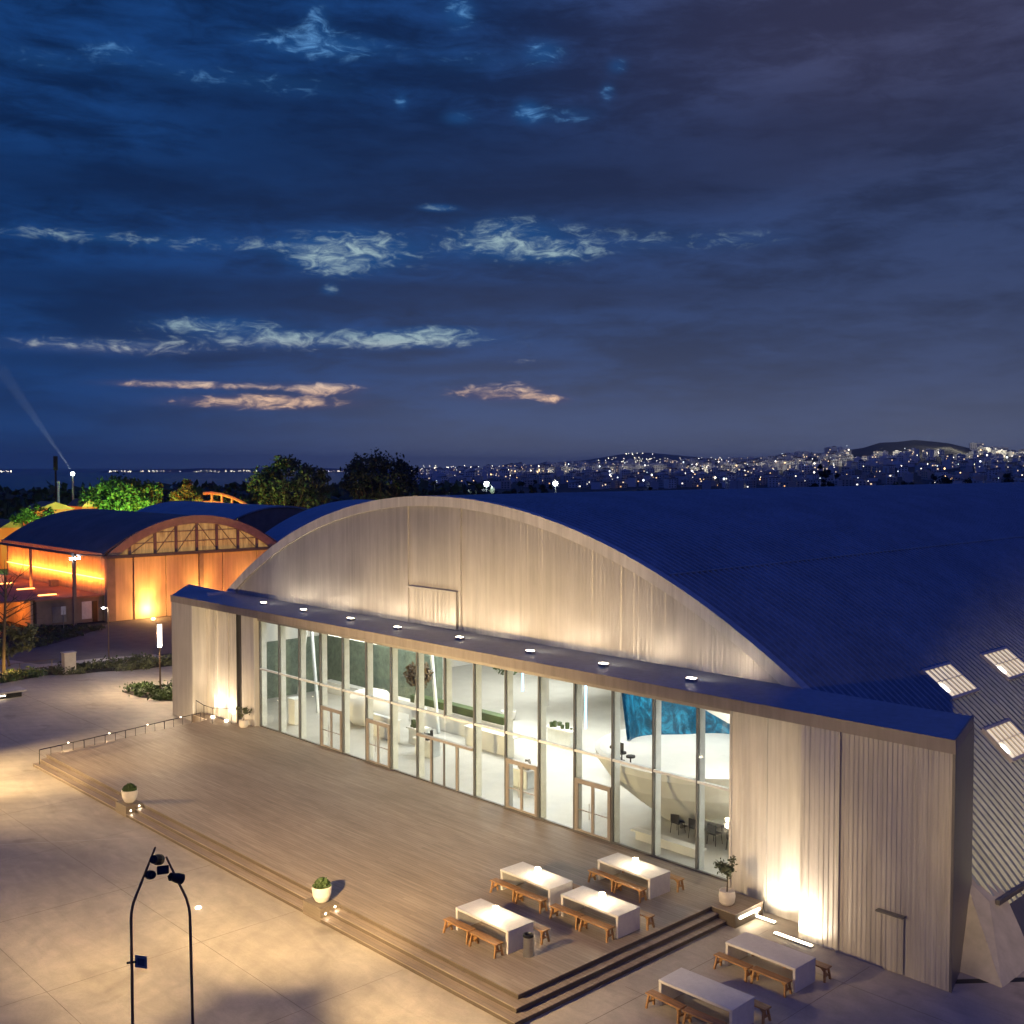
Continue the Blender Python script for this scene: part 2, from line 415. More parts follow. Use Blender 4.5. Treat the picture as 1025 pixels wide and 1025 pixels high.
# step plinths with recessed lights
def plinth(x0, x1, y0, y1, lab, lights):
    t = thing('step_plinth', lab, 'plinth', ((x0+x1)/2, (y0+y1)/2, .006), 'plinth blocks on the deck steps')
    MB().box(x0, x1, y0, y1, .008, .506).build('block', M['plinth'], t, bevel=.01)
    for (x, y, z, nx, ny) in lights:
        MB().lathe([(0, 0), (.035, 0), (.035, .012), (0, .012)], n=12).xf(Matrix.Translation((x, y, z)) @ Matrix.Rotation(PI/2, 4, 'Y' if nx else 'X')).build('step_light', M['lamp_soft'], t)
        light('step_lamp', 'SPOT', (x+nx*.06, y+ny*.06, z), 4, WARM2, t, aim=(x+nx*2, y+ny*2, z-.7), spot_size=R(110), spot_blend=.8, shadow_soft_size=.03)
plinth(7.15, 8.27, -12.52, -11.7, 'timber plinth on the steps under the round bowl planter nearer the tables', [(8.272,-12.3,.28,1,0),(8.272,-11.9,.42,1,0)])
plinth(-8.75, -7.6, -12.52, -11.7, 'timber plinth on the steps under the bowl planter nearer the ramp railing', [(-7.598,-12.3,.28,1,0),(-7.598,-11.9,.42,1,0)])

# ------------------------------------------------------------------ main hangar
AX, AZ, AR = -3.4, -23.78, 38.2
YG = 2.3; YB = 92.0
def arch_z(x, r=AR): return AZ+math.sqrt(max(0, r*r-(x-AX)**2))
H = thing('event_hangar', 'large arched metal hangar with long glass front and blue ribbed roof', 'hangar', (-3.4, 2.3, 0))
def corr(mb, x0, x1, y, z0, ztop, period=.24, amp=.010):
    """vertical trapezoid ribs between x0 and x1 on a wall facing -y; ztop may be a function of x"""
    zt = ztop if callable(ztop) else (lambda x: ztop)
    n = max(1, int((x1-x0)/period)); p = (x1-x0)/n; xs = []
    for i in range(n):
        b = x0+i*p; j = amp*random.uniform(.45,1.35); q = p*random.uniform(-.05,.05); xs += [(b, 0), (b+.42*p+q, 0), (b+.54*p+q, -j), (b+.88*p, -j*random.uniform(.7,1.1))]
    xs.append((x1, 0))
    vs = []; 
    for x, o in xs: vs += [(x, y+o, z0), (x, y+o, max(z0+.01, zt(x)))]
    mb.add(vs, [(2*i, 2*i+2, 2*i+3, 2*i+1) for i in range(len(xs)-1)])
# gable
HX = math.sqrt(AR**2-(6.8-AZ)**2)
g = MB(); gt = lambda x: arch_z(x, AR-.05)
corr(g, AX-HX, -5.75, YG, 6.8, gt); corr(g, -5.70, -1.42, YG+.06, 6.8, gt); corr(g, -1.37, AX+HX, YG, 6.8, gt)
g.box(-5.76,-5.69,YG-.02,YG+.1,7.7,arch_z(-5.7)-.1)
g.box(-1.44,-1.30,YG-.10,YG+.1,7.7,arch_z(-1.4)-.1)
gable = g.build('gable_wall', M['clad'], H)
# back face of gable so that light does not leak
bk = MB(); vs = []
xs = [AX-HX+i*(2*HX)/60 for i in range(61)]
for x in xs: vs += [(x, YG+.3, 6.8), (x, YG+.3, max(6.81, arch_z(x, AR-.1)))]
bk.add(vs, [(2*i, 2*i+1, 2*i+3, 2*i+2) for i in range(60)])
bk.build('gable_lining', M['white'], gable)
p = MB(); corr(p, -5.45, -1.6, YG-.12, 7.76, 9.62, .3)
p.box(-5.55,-5.45,YG-.2,YG+.05,7.76,9.72); p.box(-1.6,-1.52,YG-.2,YG+.05,7.76,9.72); p.box(-5.45,-1.6,YG-.2,YG+.05,9.63,9.72)
p.build('access_panel', M['clad'], gable)
rim = MB(); N_ = 96
a0 = math.acos(min(1, (AX+HX-AX)/AR)); a0 = math.asin((6.9-AZ)/AR)
ang = [a0+(PI-2*a0)*i/N_ for i in range(N_+1)]
vs = []
for a in ang:
    c, s = math.cos(a), math.sin(a)
    for r, y in ((AR-.42, YG-.14), (AR+.10, YG-.14), (AR+.10, YG+.32), (AR-.42, YG+.32)): vs.append((AX+r*c, y, AZ+r*s))
rim.add(vs, [(4*i+k, 4*i+(k+1)%4, 4*i+4+(k+1)%4, 4*i+4+k) for i in range(N_) for k in range(4)])
rim.build('gable_rim', M['clad_pale'], gable)
# ribbed barrel roof
aL = math.acos((-32.2-AX)/AR); aR_ = math.acos((25.45-AX)/AR)
NA = 60
rf = MB(); angs = [aR_+(aL-aR_)*i/NA for i in range(NA+1)]
per = .40; ys = []
k = YG+.33
while k < YB:
    ys += [(k, 0), (k+.5*per, 0), (k+.6*per, .11), (k+.9*per, .11)]; k += per
vs = []
for y, o in ys:
    for a in angs: vs.append((AX+(AR+o)*math.cos(a), y, AZ+(AR+o)*math.sin(a)))
m_ = NA+1
rf.add(vs, [(j*m_+i, (j+1)*m_+i, (j+1)*m_+i+1, j*m_+i+1) for j in range(len(ys)-1) for i in range(NA)])
roof = rf.build('roof', M['roofm'], H)
li = MB(); vs = []
for y in (YG+.33, YB):
    for a in angs: vs.append((AX+(AR-.18)*math.cos(a), y, AZ+(AR-.18)*math.sin(a)))
li.add(vs, [(i, i+1, m_+i+1, m_+i) for i in range(NA)])
li.build('roof_lining', M['white'], roof)
sm = MB()
aS = math.acos((11.5-AX)/AR)
sm.tube([(AX+(AR+.1)*math.cos(aS), y, AZ+(AR+.1)*math.sin(aS)) for y in (YG+.5, YB)], .05, 6)
sm.build('roof_seam', M['roofm'], roof)
eave = MB(); eave.box(25.40, 25.54, YG+.34, YB, 1.50, 1.66); eave.build('eave_gutter', M['clad_dark'], roof)
def onroof(x, y, h): 
    a = math.acos((x-AX)/AR); return Vector((AX+(AR+h)*math.cos(a), y, AZ+(AR+h)*math.sin(a)))
for (xa, xb, y0, y1) in ((18.9, 20.08, 10.55, 12.95), (18.9, 20.05, 16.3, 18.9), (21.5, 22.55, 10.55, 12.9)):
    f = MB()
    def slab(u0, u1, v0, v1, h0, h1):
        q = lambda u, v, h: onroof(xa+(xb-xa)*u, y0+(y1-y0)*v, h)
        f.solid([q(u0,v0,h1),q(u1,v0,h1),q(u1,v1,h1),q(u0,v1,h1)], [q(u0,v0,h0),q(u1,v0,h0),q(u1,v1,h0),q(u0,v1,h0)])
    slab(-.08,0,-.04,1.04,0,.22); slab(1,1.08,-.04,1.04,0,.22); slab(0,1,-.04,0,0,.22); slab(0,1,1,1.04,0,.22)
    for k in range(1, 6): slab(0,1,k/6-.012,k/6+.012,.16,.23)
    slab(.44,.46,0,1,.16,.21)
    sk = f.build('skylight', M['clad_pale'], roof)
    f = MB(); slab(0,1,0,1,.14,.16)
    f.build('lit_pane', None or M.setdefault('skyl', emit('skylight_glow', (1, .8, .5), .75)), sk)
    f = MB(); slab(.55,.8,.03,.11,.17,.20); f.build('lamp_tube', M['strip_in'], sk)

# canopy
CZ = 7.74
cn = MB()
poly = [(-25.78,-1.36),(25.78,-1.36),(24.7,YG-.02),(AX+HX,YG-.02),(AX-HX,YG-.02),(-31.4,2.7)]
cn.prism(poly, CZ-.32, CZ)
can = cn.build('canopy', M['roofm'], H)
fa = MB(); fa.box(-25.8,25.8,-1.41,-1.362,CZ-.40,CZ+.03)
fa.solid([(25.8,-1.405,CZ-.4),(24.72,YG,CZ-.4),(24.72,YG,CZ+.05),(25.8,-1.405,CZ+.05)], [(25.74,-1.36,CZ-.4),(24.66,YG,CZ-.4),(24.66,YG,CZ+.05),(25.74,-1.36,CZ+.05)])
fa.build('fascia', M['fascia'], can)
# pylon on the near end
w = MB(); corr(w, 20.45, 21.93, -1.33, 0, CZ-.4, .175, .022); w.quad((20.45,-1.33,0),(20.45,-1.33,CZ-.4),(20.45,-.3,CZ-.4),(20.45,-.3,0))
w.build('fluted_panel', M['clad_pale'], H)
w = MB(); corr(w, 21.95, 25.78, -1.36, 0, CZ-.4, .165, .018); w.box(21.9,21.97,-1.44,-1.34,0,CZ-.4)
pyl = w.build('corner_wall', M['clad'], H)
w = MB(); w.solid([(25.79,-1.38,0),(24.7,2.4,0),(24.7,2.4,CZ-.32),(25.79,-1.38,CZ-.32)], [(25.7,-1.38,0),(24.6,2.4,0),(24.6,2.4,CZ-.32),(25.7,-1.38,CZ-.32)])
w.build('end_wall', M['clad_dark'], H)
w = MB(); corr(w, 16.95, 18.44, -.33, .3, CZ-.4, .22, .02); corr(w, 18.48, 20.45, -.3, 0, CZ-.4, .7, .02); w.box(18.43,18.49,-.37,-.3,0,CZ-.4); w.box(16.9,16.98,-.4,.05,.5,CZ-.4)
w.build('recessed_panel', M['clad_pale'], H)
d = MB(); corr(d, 23.46,24.24,-1.40,.04,1.86,.175,.022); dr = d.build('service_door', M['clad'], H)
d = MB(); d.box(23.38,24.3,-1.62,-1.40,1.88,1.93); d.build('door_hood', M['frame'], dr)
d = MB(); d.box(23.46,23.49,-1.44,-1.42,.04,1.86).box(24.21,24.24,-1.44,-1.42,.04,1.86); d.build('door_trim', M['clad'], dr)
# buttress and low side wall
b = MB(); b.solid([(24.45,2.40,2.25),(24.72,.25,0),(26.72,.05,0),(25.30,2.40,1.62)], [(24.45,3.6,2.2),(24.72,3.6,0),(26.72,2.6,0),(25.30,3.6,1.62)])
b.build('buttress', M['concrete'], H)
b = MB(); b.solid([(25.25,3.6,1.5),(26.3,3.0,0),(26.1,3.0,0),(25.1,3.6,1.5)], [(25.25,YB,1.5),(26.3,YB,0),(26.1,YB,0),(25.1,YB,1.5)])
b.build('side_wall', M['clad_dark'], H)  # dark tone carries the shade below the eave
# far pylon
w = MB(); w.box(-25.78,-23.0,-1.36,-1.2,0,CZ-.4); w.quad((-25.76,-1.3,0),(-31.4,2.7,0),(-31.4,2.7,CZ-.32),(-25.76,-1.3,CZ-.32))
w.build('corner_wall', M['clad'], H)
w = MB(); w.box(-23.06,-22.94,-1.38,-.4,0,CZ-.4); corr(w, -23, -19.2, -.4, 0, CZ-.4, .24, .02)
w.box(-21.66,-21.56,-.62,-.4,0,CZ-.4); w.box(-20.12,-20.05,-.5,-.4,0,CZ-.4)
w.build('fluted_panel', M['clad_pale'], H)
w = MB(); w.box(-19.8,-18.6,-.2,-.1,0,CZ-.4); w.build('dark_recess', M['clad_dark'], H)
w = MB(); w.box(-18.75,-17.3,-.3,.15,.3,CZ-.4); w.build('recessed_panel', M['clad_pale'], H)
w = MB(); w.box(-17.3,16.95,-.04,.16,6.84,CZ-.32); w.build('glazing_header', M['bronze'], H)

# glazing
MX = [15.15-2.15*k for k in range(16)]
MX.sort(); ENTRY = (-2.05, 2.25)
HZ = 3.98
fr = MB()
for x in MX:
    lo = HZ if abs(x-.1) < .05 else DZ
    fr.box(x-.035, x+.035, -.05, .07, lo, 6.84)
fr.box(16.86,16.92,-.05,.07,DZ,6.84)
fr.box(-17.1,16.9,-.045,.06,DZ+.002,DZ+.07)
wf = fr.build('window_frame', M['frame'], H)
tr = MB()
xs_ = MX+[16.89]
for a_, b_ in zip(xs_, xs_[1:]): tr.box(a_+.036, b_-.036, -.05, .09, HZ-.05, HZ+.05)
tr.build('transom', M['fin'], wf)
for x in MX:
    mb = MB(); lo = HZ+.06 if abs(x-.1) < .05 else DZ
    mb.box(x-.05, x+.05, .10, .42, lo, 6.82)
    mb.build('fin', M['fin'], H)
DOORS = [4.4, 8.7, -6.35, -10.65]
def door_leafs(x0, x1, z1):
    d = MB(); d.box(x0+.04,x0+.13,-.07,.05,DZ+.07,z1); d.box(x1-.13,x1-.04,-.07,.05,DZ+.07,z1); d.box(x0+.13,x1-.13,-.07,.05,z1-.12,z1)
    dr = d.build('door', M['bronze'], H)
    xm = (x0+x1)/2
    l = MB()
    for u, v in ((x0+.13, xm), (xm, x1-.13)):
        l.box(u+.005,u+.07,-.05,.02,DZ+.08,z1-.13); l.box(v-.07,v-.005,-.05,.02,DZ+.08,z1-.13); l.box(u+.07,v-.07,-.05,.02,z1-.2,z1-.13); l.box(u+.07,v-.07,-.05,.02,DZ+.08,DZ+.16)
        l.box(u+.07,v-.07,-.035,.005,1.48,1.52)
    l.build('door_leaf', M['bronze'], dr)
    gl = MB()
    for u, v in ((x0+.13, xm), (xm, x1-.13)): gl.box(u+.07,v-.07,-.02,-.008,DZ+.16,z1-.2)
    gl.build('door_glass', M['glass'], dr)
    h = MB()
    for sx in (-.12, .12): h.tube([(xm+sx,-.11,1.2),(xm+sx,-.11,1.9)], .015, 6)
    h.build('handle', M['steel'], dr)
for a_, b_ in zip(xs_, xs_[1:]):
    MB().box(a_+.036,b_-.036,0,.014,HZ+.05,6.84).build('glass_pane', M['glass'], H)
    isdoor = any(abs(a_-q) < .05 for q in DOORS); entry = ENTRY[0]-.05 < a_ < ENTRY[1]-.1
    z0 = 2.82 if (isdoor or entry) else DZ+.07
    MB().box(a_+.036,b_-.036,0,.014,z0,HZ-.05).build('glass_pane', M['glass'], H)
    if isdoor: door_leafs(a_+.036, b_-.036, 2.82)
# sliding entrance
e = MB(); e.box(-2.0,2.2,-.12,.06,2.70,2.82); e.box(-.95,-.85,-.08,.05,DZ+.07,2.7); e.box(1.0,1.1,-.08,.05,DZ+.07,2.7)
ed = e.build('door', M['bronze'], H)
e = MB()
for u, v in ((-.85,.075),(.075,1.0)): e.box(u,u+.05,-.06,0,DZ+.08,2.69); e.box(v-.05,v,-.06,0,DZ+.08,2.69)
e.build('door_leaf', M['frame'], ed)
e = MB(); e.box(-.8,.025,-.03,-.02,DZ+.08,2.69); e.box(.125,.95,-.03,-.02,DZ+.08,2.69); e.box(-2.0,-.95,-.03,-.02,DZ+.08,2.69); e.box(1.1,2.2,-.03,-.02,DZ+.08,2.69)
e.build('door_glass', M['glass'], ed)
# interior shell
sh = MB(); sh.box(-24,18.5,.10,40,.42,DZ-.004); sh.build('interior_floor', M['intfloor'], H)
sh = MB(); sh.box(-24.2,-24,.3,34,.5,7.9); sh.box(18.6,18.8,.3,34,.5,6.7); sh.box(-24,18.6,34,34.2,.5,6.7); sh.box(-18,12,34,34.2,6.7,10); sh.build('interior_wall', M['white'], H)
sh = MB(); sh.box(-16.9,16.8,.7,2.25,6.95,7.05); sh.build('entrance_soffit', M['white'], H)

# ---- interior things
def slabthing(name, lab, cat, parts, group=None, loc=None):
    x = sum((p[1][0]+p[1][1])/2 for p in parts)/len(parts); y = sum((p[1][2]+p[1][3])/2 for p in parts)/len(parts)
    t = thing(name, lab, cat, loc or (x, y, DZ), group)
    for nm, bx, m in parts: MB().box(*bx).build(nm, m, t, bevel=.02)
    return t
# display basin: white hull with a glowing sea model
t = thing('display_basin', 'white curved dish with a glowing blue sea screen inside the hall', 'display', (11.3,5.5,DZ))
MB().lathe([(0,0),(1.5,0),(1.9,.15),(3.0,1.0),(4.1,1.9),(4.7,2.75),(4.75,3.05),(4.55,3.1),(4.2,2.9),(0,2.86)], (11.3,5.5,DZ+.004), 72).build('hull', M['white'], t)
sc_ = MB(); vs = []
for i in range(49):
    a = R(15+i*3.75); w_ = .25*math.sin(i*.32)
    for r, z in ((3.45+w_, DZ+2.88), (3.9+w_, DZ+6.2), (4.05+w_, DZ+6.2), (3.6+w_, DZ+2.88)): vs.append((11.3+r*math.cos(a), 5.5+r*math.sin(a), z))
sc_.add(vs, [(4*i+k, 4*i+(k+1)%4, 4*i+4+(k+1)%4, 4*i+4+k) for i in range(48) for k in range(4)])
sc_.build('curved_screen', M['bluesea'], t)
rb = MB(); vs = []
P_ = [(7.2,4.6,6.75),(8.8,4.2,6.75),(10.4,4.0,6.55),(12.2,3.9,6.1),(14.2,4.0,5.45),(16.2,4.5,4.9)]
for x, y, z in P_: vs += [(x,y,z-.25),(x,y+1.1,z-.1),(x,y+1.1,z+.35),(x,y,z+.3)]
rb.add(vs, [(4*i+k, 4*i+(k+1)%4, 4*i+4+(k+1)%4, 4*i+4+k) for i in range(5) for k in range(4)]+[(0,1,2,3),(20,23,22,21)])
rb.build('white_ribbon', M['white'], t)
# seats on the rim
for k, a in enumerate((-88, -80, -74, -64)):
    x, y = 11.3+4.0*math.cos(R(a-38)), 5.5+4.0*math.sin(R(a-38))
    mb = MB(); mb.lathe([(.02,0),(.14,.0),(.14,.03),(.03,.05),(.03,.3),(.2,.32),(.2,.4),(0,.4)], (x,y,DZ+2.89), 12)
    if k == 2: mb.box(x-.16,x+.16,y-.12,y-.06,DZ+3.26,DZ+3.7)
    tag(mb.build('stool', M['darkseat']), ['dark stool on the basin rim, first from the orange hangar end', 'second dark stool on the basin rim', 'dark stool with a backrest on the basin rim', 'dark stool on the basin rim closest to the corrugated pylon'][k], 'stool', 'stools on the basin rim')
slabthing('low_bench', 'low white bench just inside the glass beneath the basin', 'bench', [('seat',(11.0,14.6,.95,1.4,.84,.92),M['white']),('base',(11.2,14.4,1.05,1.3,DZ,.838),M['white'])])
slabthing('cafe_counter', 'white cafe counter with shelves at the tree end of the hall', 'counter', [('counter_top',(14.9,17.6,2.6,3.4,1.52,1.6),M['white']),('counter_front',(15.0,17.5,2.7,3.3,DZ,1.518),M['fin']),('back_shelf',(15.2,18.4,7.4,7.8,DZ,2.6),M['fin']),('shelf_board',(15.2,18.4,7.2,7.4,1.5,1.56),M['frame'])])
slabthing('long_table', 'pale long cafe table among the black chairs', 'table', [('table_top',(11.4,15.4,3.4,4.3,1.2,1.25),M['fin']),('leg',(11.6,11.7,3.5,4.2,DZ,1.198),M['frame']),('leg',(15.1,15.2,3.5,4.2,DZ,1.198),M['frame'])])
def cafe_chair():
    t = thing('cafe_chair', '', 'chair', (0,0,0), 'black chairs around the cafe table')
    MB().box(-.22,.22,-.22,.22,.43,.48).build('seat', M['darkseat'], t, bevel=.02)
    MB().box(-.22,.22,.19,.23,.49,.86).build('backrest', M['darkseat'], t, bevel=.015)
    for sx in (-1, 1):
        for sy in (-1, 1): MB().tube([(sx*.19,sy*.19,.43),(sx*.22,sy*.23,0)], .014, 6).build('leg', M['black'], t)
    return t
cc = None
for k in range(4):
    for s in (0, 1):
        o = cafe_chair() if cc is None else copy_tree(cc)
        cc = cc or o
        o.location = (11.9+k*.95, 3.0 if s == 0 else 4.75, DZ); o.rotation_euler.z = PI if s == 0 else 0
        o['label'] = f"black cafe chair at the long indoor table, {'glass' if s == 0 else 'basin'} side, {['first','second','third','last'][k]} from the entrance end"
pl = thing('pendant_lamp', 'small glowing cone pendant above the cafe counter', 'lamp', (16.3,3.0,2.6))
MB().lathe([(.04,.42),(.22,0),(.20,0),(.02,.40)], (16.3,3.0,2.6), 16).build('shade', M['lamp_soft'], pl)
MB().tube([(16.3,3.0,3.02),(16.3,3.0,7.0)], .01, 5).build('cord', M['black'], pl)
light('pendant_light', 'POINT', (16.3,3.0,2.55), 60, WARM2, pl, shadow_soft_size=.1)
# other interior pieces
def indoor_tree(x, y, z0, h, r, m, lab, n=900):
    t = thing('indoor_tree', lab, 'tree', (x, y, z0), 'trees standing inside the hall')
    MB().tube([(x,y,z0),(x+.05,y,z0+h*.5),(x,y+.05,z0+h*.8)], [.08,.06,.03], 7).build('trunk', M['bark'], t)
    mb = MB()
    def fn():
        v = Vector((random.gauss(0,1), random.gauss(0,1), random.gauss(0,.8))).normalized()*r*random.uniform(.3,1)**.6
        return Vector((x,y,z0+h*.78))+v
    leaf_cloud(mb, n, fn, .16); mb.build('crown', m, t)
    MB().lathe([(.28,0),(.42,.1),(.5,.55),(.44,.56),(.4,.5),(0,.5)], (x,y,z0), 20).build('pot', M['white'], t)
    return t
indoor_tree(-8.2, 12.0, DZ, 5.2, 1.3, M['leaf'], 'tall leafy green tree inside the hall beside a blue light tube')
indoor_tree(-9.0, 5.6, DZ+1.0, 3.2, .8, M['leaf_dry'], 'rust leaved tree inside behind the entrance doors', 600)
slabthing('green_partition', 'dark green planted partition wall behind the far glazing', 'partition', [('panel',(-23.6,-11.5,9.0,9.5,DZ,4.3),M['greenwall']),('side_panel',(-23.9,-23.65,1.2,9.5,DZ,4.3),M['greenwall']),('plinth_base',(-23,-11.5,8.4,8.99,DZ,1.3),M['white'])])
slabthing('planter_wall', 'long white planter wall with a green strip inside', 'planter', [('trough',(-12,-3.5,7.2,7.9,DZ,1.7),M['white']),('planting',(-11.9,-3.6,7.25,7.85,1.705,2.15),M['leaf'])])
slabthing('mezzanine', 'white mezzanine platform with a handrail deep in the hall', 'platform', [('platform_slab',(-10,2,16,24,3.2,3.5),M['white']),('front_beam',(-10,2,15.85,15.98,3.0,4.4),M['fin']),('support',(-9.6,-9.2,16.2,16.6,DZ,3.198),M['white']),('support',(1.3,1.7,16.2,16.6,DZ,3.198),M['white'])])
slabthing('reception_desk', 'white reception desk behind the sliding entrance', 'desk', [('desk_top',(-5.5,-1.5,6.0,6.9,1.5,1.58),M['white']),('desk_front',(-5.4,-1.6,6.05,6.25,DZ,1.498),M['white'])])
t = thing('oval_pod', 'white rounded pod seat inside behind the glazing', 'pod', (-13.2,5.2,DZ))
MB().lathe([(.3,0),(1.1,.1),(1.5,.7),(1.5,1.3),(1.1,1.9),(.4,2.1),(0,2.12)], (-13.2,5.2,DZ), 28).build('shell', M['white'], t, smooth=True)
slabthing('display_case', 'white display plinth by the far end of the glazing', 'plinth', [('case_body',(-16.6,-15.9,1.6,2.3,DZ,2.0),M['white']),('case_cap',(-16.65,-15.85,1.55,2.35,2.001,2.08),M['fin'])])
slabthing('ramp_wall', 'low white balustrade wall inside the green partition bays', 'balustrade', [('balustrade',(-11.2,-8.4,3.6,3.8,DZ,1.7),M['white']),('coping',(-11.25,-8.35,3.55,3.85,1.701,1.76),M['fin'])])
for k, (x, y, w_, lab) in enumerate(((-5.2,3.2,1.5,'the reception desk'),(-1.8,10.2,2.0,'the planter wall corner'),(2.6,3.0,1.2,'the sliding entrance'),(4.2,8.4,1.8,'the blue light tube'),(-7.5,4.4,1.1,'the inverted V strut'),(6.4,12.4,2.2,'the back of the dish'))):
    t = thing('display_table', 'white exhibition table with dark model blocks, by '+lab, 'table', (x,y,DZ), 'exhibition tables in the hall')
    MB().box(x-w_/2,x+w_/2,y-.45,y+.45,DZ+.82,DZ+.9).build('table_top', M['white'], t)
    MB().box(x-w_/2+.1,x+w_/2-.1,y-.35,y+.35,DZ,DZ+.818).build('base', M['fin'], t)
    mb = MB()
    for _ in range(7):
        bx, by = x+random.uniform(-w_/2+.15,w_/2-.15), y+random.uniform(-.35,.35); q = random.uniform(.04,.11); mb.box(bx-q,bx+q,by-q,by+q,DZ+.902,DZ+.92+random.uniform(.05,.4))
    mb.build('model_blocks', M[('darkseat','leaf','bronze')[k % 3]], t)
for k, (x, y, lab) in enumerate(((-19, 4.5, 'diagonal white roof brace seen through the far end bays'), (-9.6, 6.6, 'white inverted V strut beside the planter wall'))):
    t = thing('roof_strut', lab, 'strut', (x, y, DZ), 'white struts inside the hall')
    MB().tube([(x-1.2,y,DZ),(x,y+.2,7.5)], .11, 8).build('strut_leg', M['fin'], t)
    MB().tube([(x+1.2,y,DZ),(x,y+.2,7.5)], .11, 8).build('strut_leg', M['fin'], t)
for k, (x, y, z, lab) in enumerate(((-.3,5.6,5.3,'vertical blue light tube hanging nearer the entrance'), (3.8,6.0,4.0,'vertical blue light tube hanging beside the basin'))):
    t = thing('light_tube', lab, 'light', (x, y, z), 'blue tubes hanging in the hall')
    MB().tube([(x,y,z-.95),(x,y,z+1.2)], .05, 8).build('tube', M['tube_blue'], t)
    MB().tube([(x,y,z+1.2),(x,y,9)], .008, 4).build('cord', M['black'], t)
t = thing('light_tube', 'bent bright blue light bar up by the header', 'light', (2.4,4.6,6.2), 'blue tubes hanging in the hall')
MB().tube([(1.4,4.4,6.0),(2.2,4.6,6.1),(3.2,5.0,6.35)], .07, 8).build('tube', M['tube_blue'], t)
MB().tube([(2.2,4.6,6.1),(2.2,4.6,9)], .008, 4).build('cord', M['black'], t)
# ceiling strips and the light they give
for k, (x, y, z, L_, lab) in enumerate(((-14,4.5,5.6,5,'far end bays, closest to the glass'),(-15.5,7.6,5.3,6,'green partition'),(-6,5.0,5.5,4.5,'rust leaved tree'),(-3,9.5,4.9,6,'mezzanine edge'),(4.0,12.5,4.4,5,'back of the basin'),(16.4,2.4,4.4,2.6,'cafe counter'))):
    t = thing('strip_light', 'bright white ceiling strip light over the '+lab if k else 'bright white ceiling strip light over the far end bays', 'light', (x, y, z), 'strip lights in the hall')
    MB().box(x-L_/2,x+L_/2,y-.06,y+.06,z,z+.05).build('diffuser', M['strip_in'], t)
    MB().box(x-L_/2-.03,x+L_/2+.03,y-.09,y+.09,z+.051,z+.13).build('housing', M['frame'], t)
for x, y, e, sx in ((-15,6,700,8),(-5,9,1300,9),(6,16,1300,10),(-10,20,1300,12),(8,5.5,500,6),(15.2,4.2,330,3.5)):
    light('hall_ceiling_light', 'AREA', (x,y,7.6 if y > 5 else 6.8), e*1.3, (1,.96,.9), None, (x,y,0), shape='RECTANGLE', size=sx, size_y=4)

# ------------------------------------------------------------------ canopy uplights
cl = None
lampspots = [(-17.5,.5),(-13.1,.5),(-8.3,.4),(-3.95,.25),(.75,.4),(5.85,.15),(10.2,.15),(14.65,.25)]
names = ['first','second','third','fourth','fifth','sixth','seventh','eighth']
for k, (x, y) in enumerate(lampspots):
    t = thing('canopy_uplight', f'small square uplight on the canopy roof, {names[k]} counting from the orange hangar', 'light', (x,y,CZ+.005), 'uplights along the canopy')
    z = t.location.z
    MB().box(x-.2,x+.2,y-.13,y+.13,z,z+.12).build('housing', M['steel'], t, bevel=.01)
    MB().box(x-.17,x+.17,y-.10,y+.10,z+.122,z+.135).build('lens', M['lamp'], t)
    light('uplight', 'SPOT', (x,y-.1,z+.24), 110, (1,.82,.6), t, aim=(x,YG+.3,z+2.6), spot_size=R(165), spot_blend=.6, shadow_soft_size=.12)

# wall wash strips at the near pylon
for k, (x0, x1, y, lab) in enumerate(((17.95,19.3,-1.0,'glowing ground strip light beside the potted olive'),(19.75,21.2,-1.72,'glowing ground strip light below the fluted panel'))):
    t = thing('ground_strip', lab, 'light', ((x0+x1)/2,y,.01), 'ground strip lights')
    MB().box(x0,x1,y-.07,y+.07,.01,.07).build('housing', M['steel'], t)
    MB().box(x0+.01,x1-.01,y-.06,y+.06,.072,.095).build('diffuser', M['strip'], t)
    light('wash_light', 'AREA', ((x0+x1)/2,y,.14), 95, (1,.84,.64), t, aim=((x0+x1)/2,y+.5,3.2), shape='RECTANGLE', size=x1-x0, size_y=.1, spread=R(150))
for x, y in ((19.6,-.75),(21.0,-1.72)):
    light('narrow_wash', 'SPOT', (x,y,.2), 420, (1,.84,.64), None, aim=(x,y+.42,3.4), spot_size=R(66), spot_blend=1, shadow_soft_size=.1)
t = thing('corner_glow', 'short glowing strip light under the olive plinth edge', 'light', (18.65,-1.3,.3), 'ground strip lights')
MB().box(18.56,18.62,-2.1,-.9,.30,.36).build('diffuser', M['strip'], t)
light('corner_light', 'AREA', (18.66,-1.5,.33), 10, WARM2, t, aim=(19.6,-1.5,.0), shape='RECTANGLE', size=1.1, size_y=.06)
# far pylon wash
for k, (x, y) in enumerate(((-21.2,-.95),(-19.7,-.85))):
    t = thing('ground_spot', ['small ground uplight at the fluted far pylon, beside its railing','small ground uplight at the fluted far pylon beside the potted shrub'][k], 'light', (x,y,DZ), 'ground uplights')
    MB().lathe([(.09,0),(.1,.08),(.08,.09),(0,.09)], (x,y,DZ), 14).build('lens', M['lamp'], t)
    light('ground_spot_light', 'SPOT', (x,y,DZ+.12), 520, WARM2, t, aim=(x,y+.55,4.2), spot_size=R(115), spot_blend=1, shadow_soft_size=.08)
t = thing('deck_spot', 'bright little floor spot at the head of the ramp railing', 'light', (-21.6,-2.1,.01))
MB().lathe([(.14,0),(.16,.1),(.12,.13),(0,.13)], (-21.6,-2.1,.01), 14).build('lens', M['lamp'], t)
light('deck_spot_light', 'POINT', (-21.6,-2.1,.3), 45, WARM2, t, shadow_soft_size=.1)

